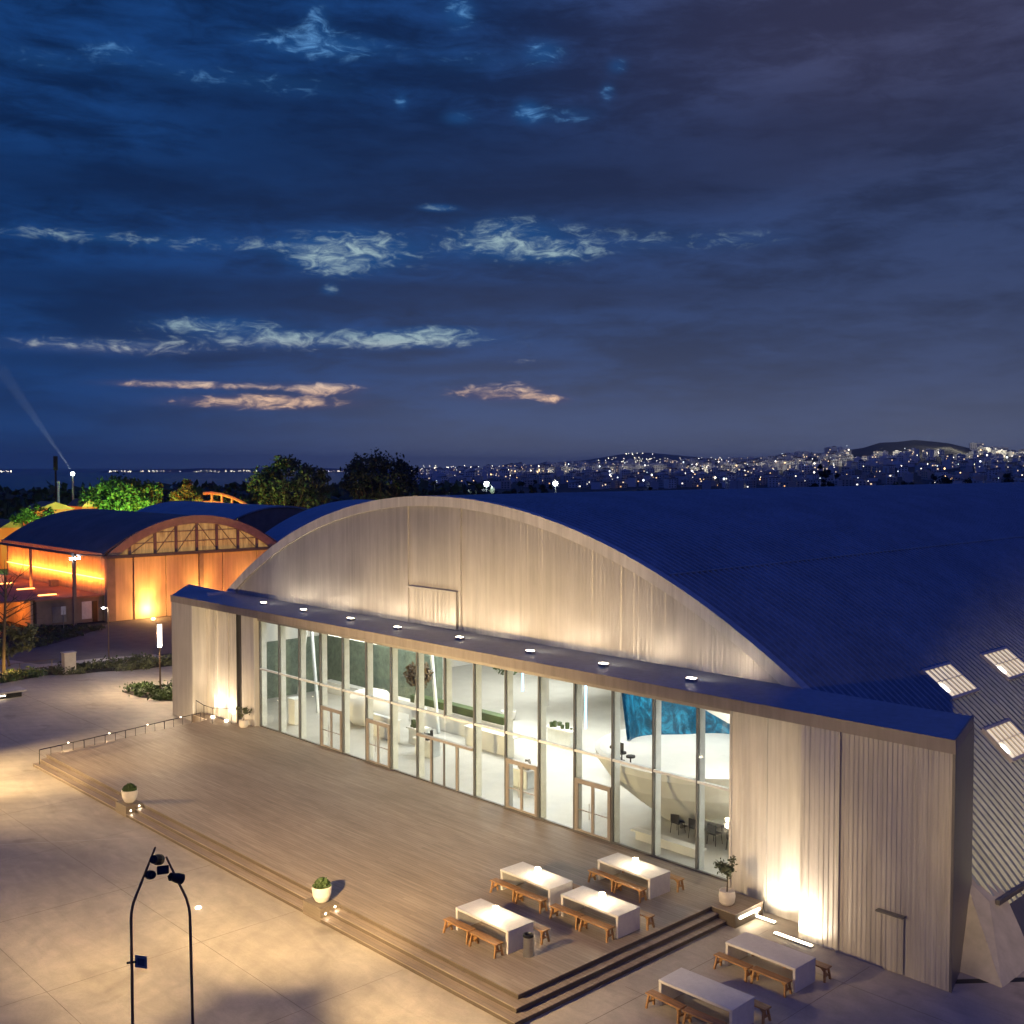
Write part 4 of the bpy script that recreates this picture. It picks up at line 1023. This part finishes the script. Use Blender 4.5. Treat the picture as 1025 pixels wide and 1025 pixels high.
tree(at(150,190), 13.8, 2.4, 3.4, M['leaf'], 'slim green floodlit tree beside the broad green one', 1500, .32, 16, group='green lit trees')
tree(at(101,190), 13.2, 3.6, 3.2, M['leaf'], 'low green floodlit tree on the roof end side of the broad one', 1800, .34, 18, group='green lit trees')
tree(at(32,186), 10.6, 3.2, 2.8, M['leaf'], 'round bright green tree at the lower end of the dark roof', 2000, .3, 20, group='green lit trees')
tree(at(186,190), 13.8, 2.9, 3.6, M['leaf_dry'], 'autumn orange lit tree between the green trees and arched frame', 2000, .3, 20)
tree(at(6,96), 3.2, 2.6, 1.1, M['leaf_olive'], 'small shrubby tree lit yellow before the porch', 1500, .2, 16)
for px, d, z, e, col in ((126,180,5,11000,(.42,1,.16)),(104,180,5,5000,(.42,1,.16)),(150,180,5,5000,(.45,1,.18)),(32,177,4,4500,(.5,1,.15)),(186,180,5,7000,(1,.3,.03)),(6,91,.8,160,(1,.6,.15)),(296,176,6,900,(1,.66,.34)),(268,178,7,500,(.5,1,.3)),(384,180,6,800,(1,.7,.45))):  # the weak warm ones are fill added to brighten the big dark trees
    light('tree_flood_or_fill', 'POINT', at(px, d, z), e, col, None, shadow_soft_size=.4)
# bare tree at the frame edge
base = at(0,92)+Vector((0,0,0)); t = thing('bare_tree', 'leafless thin branched tree before the orange side wall', 'tree', base)
tk = MB()
tk.tube([base, base+Vector((0,.1,3.4)), base+Vector((0,.3,6.6))], [.15,.11,.07], 7)
for k in range(16):
    a = base+Vector((0,.2,random.uniform(3.4,6.6))); d2 = Vector((random.gauss(0,.6), random.gauss(.35,1), random.uniform(.4,1.2))).normalized()
    L_ = random.uniform(1.5,3.6); m1 = a+d2*L_*.5+Vector((0,0,.1)); e2 = a+d2*L_
    tk.tube([a,m1,e2], [.045,.03,.01], 5)
    for j in range(3):
        dd = (d2+Vector((random.gauss(0,.6), random.gauss(0,.6), random.gauss(.2,.4)))).normalized(); tk.tube([m1, m1+dd*L_*.45], [.02,.006], 4)
tk.build('branches', M['bark'], t)
# dark trees standing beyond the big roof
k = 0
for px, d, top, r in ((468,230,486,1.6),(505,250,487,2.2),(523,245,479,2.6),(540,240,475,2.2),(547,250,484,1.6),(646,270,484,2.6),(822,210,464,2.0),(832,212,462,1.6),(905,240,474,2.6),(938,235,470,3.2),(978,240,474,3.4),(1012,235,468,3.6),(440,200,484,2.4),(232,200,486,3.4),(322,200,486,4.0),(425,210,487,3.0)):
    k += 1
    wh = {822:'tallest pair above the ridge, first of the two',832:'tallest pair above the ridge, second of the two'}
    lab = ['dark tree just past the top of the gable','dark tree beneath the brighter floodlight','dark tree between the two floodlights','tallest dark tree between the two floodlights','dark bush beside the dimmer floodlight','low dark tree halfway along the big ridge','first of the upright dark pair on the ridge skyline','second of the upright dark pair on the ridge skyline','small dark bush below the lit hilltop','wide dark bush below the lit hilltop','wide dark bush below the hill street lamps','dark bush where the ridge leaves the photo','dark tree where the gable rim crests','dark tree behind the arched orange frame','dark tree filling the gap between the two big trees','dark tree against the city beside the big spreading tree'][k-1]
    zt = sightz(top, d)
    tree(at(px, d), zt, r, zt*.32, M['leaf_dark'], lab, 700, .4, 12, group='dark trees on the skyline')
# far woods
mb = MB()
for _ in range(900):
    a = random.uniform(-76,-48); d = random.uniform(280,620); h0 = height(a, d)
    topz = sightz(random.uniform(489,497), d) if a < -64 else sightz(random.uniform(486,494), d)
    c = polar(a, d, 0); r = random.uniform(2.5,4.5)
    for _ in range(9):
        v = Vector((random.gauss(0,1), random.gauss(0,1), random.gauss(0,.7))).normalized()*r
        p_ = Vector((c.x, c.y, topz-r*.6))+v; s = random.uniform(1.0,1.9)
        u = Vector((random.gauss(0,1), random.gauss(0,1), random.gauss(0,1))).normalized(); w_ = u.cross(Vector((random.gauss(0,1), random.gauss(0,1), 1))).normalized()
        mb.add([p_-u*s,p_-w_*s*.7,p_+u*s,p_+w_*s*.7], [(0,1,2,3)])
    mb.tube([(c.x,c.y,h0),(c.x,c.y,topz-r*.5)], .3, 4, False)
tag(mb.build('woods', M['leaf_dark']), 'dark wood sloping away towards the sea', 'woods', kind='stuff')

# ------------------------------------------------------------------ floodlight masts far off
def mast(px, d, top, lab, lit, bank=True, bot=None):
    c = at(px, d); z = sightz(top, d)
    t = thing('floodlight_mast', lab, 'mast', c, 'floodlight masts')
    MB().tube([c, Vector((c.x,c.y,z))], [.3,.16], 8).build('mast', M['black' if not lit else 'steel'], t)
    f = (CAM-c).normalized(); s = Vector((-f.y,f.x,0)).normalized()
    mb = MB(); up = Vector((0,0,1))
    w_, h_ = (.38,1.3) if bank and not lit else ((.42,.42) if d < 250 else (.75,.75))
    q_ = Vector((c.x,c.y,z))+f*.2
    mb.solid([q_-s*w_-up*h_,q_+s*w_-up*h_,q_+s*w_+up*h_,q_-s*w_+up*h_], [p_-f*.3 for p_ in (q_-s*w_-up*h_,q_+s*w_-up*h_,q_+s*w_+up*h_,q_-s*w_+up*h_)])
    lb = mb.build('lamp_bank', M['black'], t)
    if lit:
        mb = MB(); q2 = q_+f*(w_*.85)
        mb.lathe([(0,-w_*.8),(w_*.45,-w_*.66),(w_*.75,-w_*.3),(w_*.8,0),(w_*.75,w_*.3),(w_*.45,w_*.66),(0,w_*.8)], tuple(q2), 14)
        mb.build('lens', emit('flood_lens', (.8,.92,1), lit), lb)
mast(56,220,464,'unlit dark floodlight mast above the green trees',0)
mast(73,215,474,'lit floodlight mast next to the dark one',30,False)
mast(487,300,484.5,'distant bright floodlight, the one nearer the gable crest',160,True)
mast(556,300,484,'distant bright floodlight, the one farther from the gable crest',90,False)
t = thing('white_post', 'short pale post between the two masts', 'post', at(58.5,218))
c = at(58.5,218); MB().tube([c, Vector((c.x,c.y,sightz(482,218)))], .22, 8).build('post', M['fin'], t)
MB().lathe([(.3,0),(.3,.3),(0,.4)], (c.x,c.y,sightz(482,218)), 8).build('cap', M['fin'], t)

bm_ = bpy.data.materials.new('lit_mist'); bm_.use_nodes = True; bt = bm_.node_tree; bt.nodes.clear()
bo_ = bt.nodes.new('ShaderNodeOutputMaterial'); bv_ = bt.nodes.new('ShaderNodeVolumePrincipled'); bv_.inputs['Density'].default_value = .0013; bv_.inputs['Anisotropy'].default_value = 0; bv_.inputs['Color'].default_value = (.9,.95,1,1)
bt.links.new(bv_.outputs[0], bo_.inputs['Volume'])
b0 = polar(bearing(73), 216, sightz(472, 216)); b1 = polar(bearing(2), 226, sightz(378, 226))
bmo = MB().tube([b0+(b1-b0)*.03, b1], [.12, 1.5], 12).build('light_beam', bm_)
tag(bmo, 'faint pale searchlight beam slanting up from the lit mast', 'light beam', kind='stuff')
light('searchlight', 'SPOT', b0, 300000, (.85,.92,1), None, aim=b1, spot_size=R(7), spot_blend=.6, shadow_soft_size=.05)
# ------------------------------------------------------------------ city on the hillside
M['hw'] = [mat('house_wall_pale', (.78,.76,.72), .85), mat('house_wall_grey', (.55,.54,.52), .85), mat('house_wall_tan', (.62,.5,.4), .85)]
M['hr'] = mat('house_roof', (.16,.1,.08), .85)
M['win'] = [emit('lit_window_warm', (1,.72,.4), 1.8), emit('lit_window_white', (1,.93,.8), 2.6), emit('lit_window_amber', (1,.55,.2), 1.6)]
M['unlit'] = mat('unlit_window', (.03,.03,.04), .3)
def house_mesh(mb, idx, c, w, dp, h, rot, pitched, wins):
    """adds a house; idx collects the material index of each new face"""
    m0 = len(mb.f); b_ = MB(); b_.box(-w/2,w/2,-dp/2,dp/2,-4,h); mi = [0]*6
    if pitched:
        b_.solid([(-w/2-.4,-dp/2-.4,h),(w/2+.4,-dp/2-.4,h),(w/2+.4,0,h+w*.16)], [(-w/2-.4,dp/2+.4,h),(w/2+.4,dp/2+.4,h),(w/2+.4,0,h+w*.16)])
        mi += [1]*(len(b_.f)-6)
    else:
        b_.box(-w/2-.3,w/2+.3,-dp/2-.3,dp/2+.3,h+.002,h+.5); b_.box(-w*.2,w*.1,-dp*.2,dp*.2,h+.5,h+2.2); mi += [0]*12
    fl = max(1, int(h//3.1)); nc = max(2, int(w//3.6))
    for f_ in range(fl):
        for k_ in range(nc):
            for face in (-1, 1, 2):
                r_ = random.random(); 
                if face == 2 and k_ >= max(1, int(dp//4)): continue
                u = -w/2+(k_+.5)*w/nc; z = f_*3.1+1.0; ww = 1.0
                mm = 2 if r_ < wins else 3
                if face == 2: y0 = -dp/2+(k_+.5)*dp/max(1,int(dp//4)); b_.quad((w/2+.03,y0-ww,z),(w/2+.03,y0+ww,z),(w/2+.03,y0+ww,z+1.5),(w/2+.03,y0-ww,z+1.5))
                else: b_.quad((u-ww,face*(dp/2+.03),z),(u+ww,face*(dp/2+.03),z),(u+ww,face*(dp/2+.03),z+1.5),(u-ww,face*(dp/2+.03),z+1.5))
                mi.append(mm)
    b_.xf(Matrix.Translation(c) @ Matrix.Rotation(rot,4,'Z')); mb.add(b_.v, b_.f); idx += mi
protos = []
for v in range(10):
    mb = MB(); idx = []
    w = random.uniform(11,19); house_mesh(mb, idx, (0,0,0), w, random.uniform(9,14), random.choice((6.4,9.6,9.6,12.8)), 0, v % 3 == 0, .08)
    me = bpy.data.meshes.new('town_house'); me.from_pydata(mb.v, [], mb.f); me.update()
    for mm in (M['hw'][v%3], M['hr'], M['win'][v%3], M['unlit']): me.materials.append(mm)
    for p_, i_ in zip(me.polygons, idx): p_.material_index = i_
    protos.append(me)
def city_spot():
    while True:
        a = random.uniform(-53,-20.6); d = random.uniform(1450,2650)
        rz = lerp_tab(a, RIDGE)
        if -29.3 < a < -24 and d > 2150: continue
        if rz > -6 and random.random() < (1 if a > -44 else .75): return a, d, height(a, d)
spots = sorted((city_spot() for _ in range(900)), key=lambda s: s[1])
for k, (a, d, h) in enumerate(spots[:270]):
    o = bpy.data.objects.new('town_house', protos[k % 10]); COL.objects.link(o)
    c = polar(a, d, h); o.location = c; o.rotation_euler.z = random.uniform(0, PI)
    tag(o, 'small pale house with a few lit windows in the far hillside town', 'house', 'houses of the hillside town')
mb = MB(); idx = []
for a, d, h in spots[270:]:
    house_mesh(mb, idx, polar(a, d, h), random.uniform(11,19), random.uniform(9,14), random.choice((6.4,9.6,12.8)), random.uniform(0,PI), random.random() < .3, .07)
o = mb.build('town_rows', [M['hw'][0], M['hr'], M['win'][0], M['unlit']])
for p_, i_ in zip(o.data.polygons, idx): p_.material_index = i_
tag(o, 'dense far rows of town houses climbing the hill', 'houses', kind='stuff')
for k in range(16):
    px = (884,900,915,930,945,958,972,990,1005,1018,800,760,845,700,640,560)[k]; d = (2120 if k < 4 else 2360) if k < 10 else 2000
    az_ = bearing(px); light('hill_street_light', 'POINT', polar(az_, d, height(az_, d)+30), (4e4 if k < 10 else 3.5e4), (1,.93,.7), None, shadow_soft_size=1.0)
# street lights of the town and the far shore
def lights_cloud(name, m, pts, lab):
    mb = MB()
    for p_, r in pts:
        mb.add([p_+Vector(q_)*r for q_ in ((1,0,0),(-1,0,0),(0,1,0),(0,-1,0),(0,0,1),(0,0,-1))], [(0,2,4),(2,1,4),(1,3,4),(3,0,4),(2,0,5),(1,2,5),(3,1,5),(0,3,5)])
    return tag(mb.build(name, m), lab, 'city lights', kind='stuff')
for n_l, col_, st_l, lab in ((110,(1,.9,.7),6,'scattered white street lights of the hillside town'),(90,(1,.6,.25),4.5,'scattered amber street lights of the hillside town'),(60,(.85,.95,1),5,'scattered cool white lights of the hillside town')):
    pts = []
    for _ in range(n_l):
        a, d, h = city_spot(); pts.append((polar(a, d, h+random.uniform(7,15)), random.choice((.4,.5,.6,.7,.9,1.6))))
    lights_cloud('city_lights', emit('street_light', col_, st_l), pts, lab)
pts = []
for _ in range(46):
    px = random.choice((random.uniform(880,960), random.uniform(930,1025), random.uniform(940,975)))
    d = random.uniform(2200,2600); pts.append((polar(bearing(px), d, sightz(random.gauss(463,4.5), d)), random.uniform(1.3,3.4)))
lights_cloud('city_lights', emit('bright_street_light', (1,.95,.72), 22), pts, 'bright cluster of street lamps on the hill crest')
pts = []
for _ in range(120):
    px = random.choice((random.uniform(108,136), random.uniform(140,165), random.uniform(165,250), random.uniform(225,252), random.uniform(-5,12), random.uniform(250,440), random.uniform(310,350)))
    pts.append((polar(bearing(px), 10300, sightz(random.gauss(471.4,.35), 10300)), random.uniform(1.2,4)))
for _ in range(160):
    px = random.uniform(590,740) ; pts.append((polar(bearing(px), 7600, sightz(random.uniform(458,468), 7600)), random.uniform(1.5,3)))
for _ in range(8): pts.append((polar(bearing(random.uniform(625,655)), 8800, sightz(random.uniform(453.5,456), 8800)), random.uniform(2,4)))
for _ in range(150):
    px = random.uniform(420,600); pts.append((polar(bearing(px), 6500, sightz(random.uniform(466,473), 6500)), random.uniform(1.5,3)))
lights_cloud('city_lights', emit('far_shore_light', (1,.88,.66), 10), pts, 'fine string of far lights across the water and mountain foot')

# ------------------------------------------------------------------ haze
hm = bpy.data.materials.new('evening_haze'); hm.use_nodes = True; ht = hm.node_tree; ht.nodes.clear()
ho = ht.nodes.new('ShaderNodeOutputMaterial'); pvn = ht.nodes.new('ShaderNodeVolumePrincipled')
pvn.inputs['Color'].default_value = (.8,.85,.95,1); pvn.inputs['Density'].default_value = HAZE; pvn.inputs['Anisotropy'].default_value = .2
ht.links.new(pvn.outputs[0], ho.inputs['Volume'])
hz_ = MB().box(-13000,12000,-6000,13500,-62,165).build('haze', hm)
tag(hz_, 'thin evening haze over the town and the sea', 'haze', kind='stuff')
# ------------------------------------------------------------------ sky
W = bpy.data.worlds.new('World'); S.world = W; W.use_nodes = True
t = W.node_tree; t.nodes.clear(); L = t.links
out = t.nodes.new('ShaderNodeOutputWorld'); bg = t.nodes.new('ShaderNodeBackground'); L.new(bg.outputs[0], out.inputs['Surface'])
def mth(op, a, b=None, c=None, clamp=False):
    n_ = t.nodes.new('ShaderNodeMath'); n_.operation = op; n_.use_clamp = clamp
    for i, v in enumerate((a, b, c)):
        if v is None: continue
        if isinstance(v, (int, float)): n_.inputs[i].default_value = v
        else: L.new(v, n_.inputs[i])
    return n_.outputs[0]
def mixc(f, a, b, mode='MIX'):
    n_ = t.nodes.new('ShaderNodeMix'); n_.data_type = 'RGBA'; n_.blend_type = mode
    for i, v in ((0, f), (6, a), (7, b)):
        if isinstance(v, (int, float)): n_.inputs[i].default_value = v
        elif isinstance(v, tuple): n_.inputs[i].default_value = (*v, 1)
        else: L.new(v, n_.inputs[i])
    return n_.outputs[2]
def sstep(x, a, b):
    n_ = t.nodes.new('ShaderNodeMapRange'); n_.interpolation_type = 'SMOOTHSTEP'; L.new(x, n_.inputs[0]); n_.inputs[1].default_value = a; n_.inputs[2].default_value = b
    return n_.outputs[0]
tc = t.nodes.new('ShaderNodeTexCoord'); sx = t.nodes.new('ShaderNodeSeparateXYZ'); L.new(tc.outputs['Generated'], sx.inputs[0])
X, Y, Z = sx.outputs
el = mth('MULTIPLY', mth('ARCSINE', Z), 180/PI)
# bearing relative to the view axis, degrees
ca, sa = math.cos(R(46.634)), math.sin(R(46.634))
fwd = mth('ADD', mth('MULTIPLY', X, -sa), mth('MULTIPLY', Y, ca)); rgt = mth('ADD', mth('MULTIPLY', X, ca), mth('MULTIPLY', Y, sa))
az = mth('MULTIPLY', mth('ARCTAN2', rgt, fwd), 180/PI)
zz = mth('ADD', mth('MAXIMUM', Z, 0.0), .10)
cb = t.nodes.new('ShaderNodeCombineXYZ'); L.new(mth('DIVIDE', rgt, zz), cb.inputs[0]); L.new(mth('DIVIDE', fwd, zz), cb.inputs[1]); cb.inputs[2].default_value = 3.7
def sn(vec, scale, detail, rough, dist=0.0):
    return noise(t, vec, scale, detail, rough, dist)
n1 = sn(cb.outputs[0], .62, 7, .55, .15)
n2 = sn(cb.outputs[0], 2.3, 10, .64, .7)
n3 = sn(cb.outputs[0], 1.1, 6, .5, .3)
cb2 = t.nodes.new('ShaderNodeCombineXYZ'); L.new(mth('MULTIPLY', az, .11), cb2.inputs[0]); L.new(mth('MULTIPLY', el, .55), cb2.inputs[1]); cb2.inputs[2].default_value = 1.3
n4 = sn(cb2.outputs[0], 1.0, 7, .55, .2)
cb3 = t.nodes.new('ShaderNodeCombineXYZ'); L.new(mth('MULTIPLY', az, .35), cb3.inputs[0]); L.new(mth('MULTIPLY', el, 1.1), cb3.inputs[1]); cb3.inputs[2].default_value = 5.1
n5 = sn(cb3.outputs[0], 1.0, 10, .68, 1.0)
# clouds
cloudmix = sstep(mth('ADD', mth('ADD', mth('MULTIPLY', n1, .34), mth('MULTIPLY', n4, .36)), mth('ADD', mth('MULTIPLY', n2, .14), mth('MULTIPLY', n5, .16))), .42, .59)
leftness = sstep(az, 25.0, -13.0)
dark = mixc(leftness, (.012, .022, .066), (.0035, .018, .072)); lite = mixc(leftness, (.030, .053, .145), (.009, .055, .21))
cloud = mixc(cloudmix, dark, lite)
purple = mth('MULTIPLY', sstep(el, 11.0, 21.0), sstep(az, -4.0, 18.0)); cloud = mixc(mth('MULTIPLY', purple, .5), cloud, mixc(cloudmix, (.052, .046, .088), (.088, .080, .142)))
darks = None
for dx_, dy_, dsx, dsy, da_ in ((150,205,230,20,1.0),(60,300,150,20,.9),(290,302,150,14,.8),(620,190,220,28,.8),(470,295,140,13,.7),(90,370,140,9,.8),(520,366,60,6,.9),(380,150,160,26,.7),(850,140,200,30,.6),(700,300,200,16,.5),(230,110,120,20,.6),(480,238,16,8,1.2),(400,372,70,7,.7),(60,20,90,18,.6)):
    a_, e_ = -46.634*0+math.degrees(math.atan((dx_-512.5)/1090.44)), math.degrees(math.atan((467.8-dy_)/1090.44)); k1 = 1090.44/57.3
    g0 = mth('DIVIDE', mth('SUBTRACT', az, a_), dsx/k1); g1 = mth('DIVIDE', mth('SUBTRACT', el, e_), dsy/k1)
    g_ = mth('MULTIPLY', mth('EXPONENT', mth('MULTIPLY', mth('ADD', mth('MULTIPLY', g0, g0), mth('MULTIPLY', g1, g1)), -.7)), da_)
    darks = g_ if darks is None else mth('ADD', darks, g_)
bank = sstep(mth('ADD', mth('MULTIPLY', darks, .75), mth('MULTIPLY', mth('SUBTRACT', mth('ADD', mth('MULTIPLY', n4, .6), mth('MULTIPLY', n5, .4)), .5), 1.9)), .22, .78)
cloud = mixc(mth('MULTIPLY', bank, .62), cloud, mixc(leftness, (.020, .024, .062), (.004, .016, .062)))
# glow towards the horizon
hz = mth('EXPONENT', mth('MULTIPLY', mth('MAXIMUM', el, 0.0), -.20))
hcol = mixc(sstep(az, -25.0, 0.0), (.022, .058, .178), (.134, .158, .245))
cloud = mixc(mth('MULTIPLY', hz, .92), cloud, hcol)
# breaks in the cloud: each at its own bearing and elevation
def px_ae(px, py):
    x = (px-512.5)/1090.44; v = -(py-512.5)/1090.44; p_ = R(2.346)
    f_ = math.cos(p_)+v*math.sin(p_); u_ = -math.sin(p_)+v*math.cos(p_)
    return math.degrees(math.atan2(x, f_)), math.degrees(math.atan2(u_, math.hypot(x, f_)))
blobs = None
for px, py, sxx, syy, amp in ((320,45,55,10,.9),(318,18,12,14,.6),(460,12,14,12,.85),(545,52,18,10,.7),(528,112,12,9,.95),(458,118,14,6,.7),(402,102,6,6,.7),(618,66,10,7,.6),(608,92,8,8,.5),(112,50,24,7,.55),(438,208,16,3,1.0),
        (355,250,52,16,1.15),(330,262,30,10,.6),(505,240,48,17,1.1),(620,240,70,16,.36),(150,240,150,7,.5),(330,290,8,5,.7),(215,325,50,7,.85),(110,347,75,6,1.05),(285,342,60,6,1.0),(410,340,48,6,1.1),(350,338,180,9,.45),
        (265,403,62,5,1.75),(230,386,80,3,.9),(330,390,26,5,1.2),(498,393,34,6.5,1.5),(555,400,14,4,1.0),(520,385,10,4,.5),(740,240,60,9,.32),(40,60,40,9,.4),(190,75,60,10,.35),(300,85,60,10,.4),(480,60,50,12,.35),(570,115,30,8,.45),(560,255,30,8,.5),(60,236,50,4,.25),(520,362,24,4,.5),(160,384,30,3,.8),(440,330,30,4,.6)):
    a_, e_ = px_ae(px, py); k1 = 1090.44/57.3
    da = mth('DIVIDE', mth('SUBTRACT', az, a_), sxx/k1); de = mth('DIVIDE', mth('SUBTRACT', el, e_), syy/k1)
    g_ = mth('MULTIPLY', mth('EXPONENT', mth('MULTIPLY', mth('ADD', mth('MULTIPLY', da, da), mth('MULTIPLY', de, de)), -.7)), amp)
    blobs = g_ if blobs is None else mth('ADD', blobs, g_)
cb4 = t.nodes.new('ShaderNodeCombineXYZ'); L.new(mth('MULTIPLY', az, .75), cb4.inputs[0]); L.new(mth('MULTIPLY', el, 1.9), cb4.inputs[1]); cb4.inputs[2].default_value = 8.4
n6 = sn(cb4.outputs[0], 1.0, 10, .62, .9)
tex = mth('ADD', mth('ADD', mth('MULTIPLY', n5, .5), mth('MULTIPLY', n6, .75)), mth('MULTIPLY', n2, .25))
gap = sstep(mth('ADD', mth('MULTIPLY', mth('MINIMUM', blobs, 1.3), .60), mth('MULTIPLY', mth('SUBTRACT', tex, .76), 2.3)), .20, 1.04)
gap = mth('MULTIPLY', mth('MULTIPLY', gap, sstep(blobs, .10, .5)), mth('ADD', .35, mth('MULTIPLY', sstep(n6, .36, .66), .75), clamp=True))
halo = mth('MULTIPLY', sstep(blobs, .0, 1.0), .75)
cloud = mixc(halo, cloud, mixc(sstep(el, 2.5, 8.0), (.09,.085,.16), (.014,.075,.24)))
gcol = mixc(sstep(el, 5.0, 7.0), mixc(sstep(el, 3.6, 5.0), (.95, .62, .42), (.52, .50, .50)), mixc(sstep(el, 12.0, 17.0), (.32, .45, .50), (.11, .30, .62)))
sky_col = mixc(gap, cloud, gcol)
# overhead and behind the camera the dusk sky is clear and deep blue
over = mth('MAXIMUM', sstep(el, 24.0, 48.0), mth('MULTIPLY', sstep(mth('ABSOLUTE', az), 60.0, 110.0), sstep(el, -2.0, 16.0)))
ns = t.nodes.new('ShaderNodeTexSky'); ns.sky_type = 'NISHITA'; ns.sun_disc = False; ns.sun_elevation = R(-3.0); ns.sun_rotation = R(-52); ns.altitude = 30; ns.ozone_density = 6; ns.air_density = 1.4
deep = mixc(1.0, mixc(1.0, ns.outputs[0], (1.6, 2.0, 3.2), 'MULTIPLY'), (.002, .018, .112), 'ADD')
sky_col = mixc(over, sky_col, deep)
sky_col = mixc(sstep(el, -.3, -2.0), sky_col, (.01, .018, .06))
L.new(sky_col, bg.inputs['Color']); bg.inputs['Strength'].default_value = 1.0

sd = bpy.data.lights.new('sun', 'SUN'); so = bpy.data.objects.new('sun', sd); COL.objects.link(so)
sd.energy = .015; sd.angle = R(10); sd.color = (1,.8,.7); so.rotation_euler = (R(80), 0, R(52))

# ------------------------------------------------------------------ render
S.render.engine = 'CYCLES'
S.view_settings.view_transform = 'Standard'; S.view_settings.look = 'None'; S.view_settings.gamma = 1; S.view_settings.exposure = 0
S.cycles.use_denoising = True
S.cycles.max_bounces = 6; S.cycles.transparent_max_bounces = 16; S.cycles.sample_clamp_indirect = 6
S.cycles.use_light_tree = True
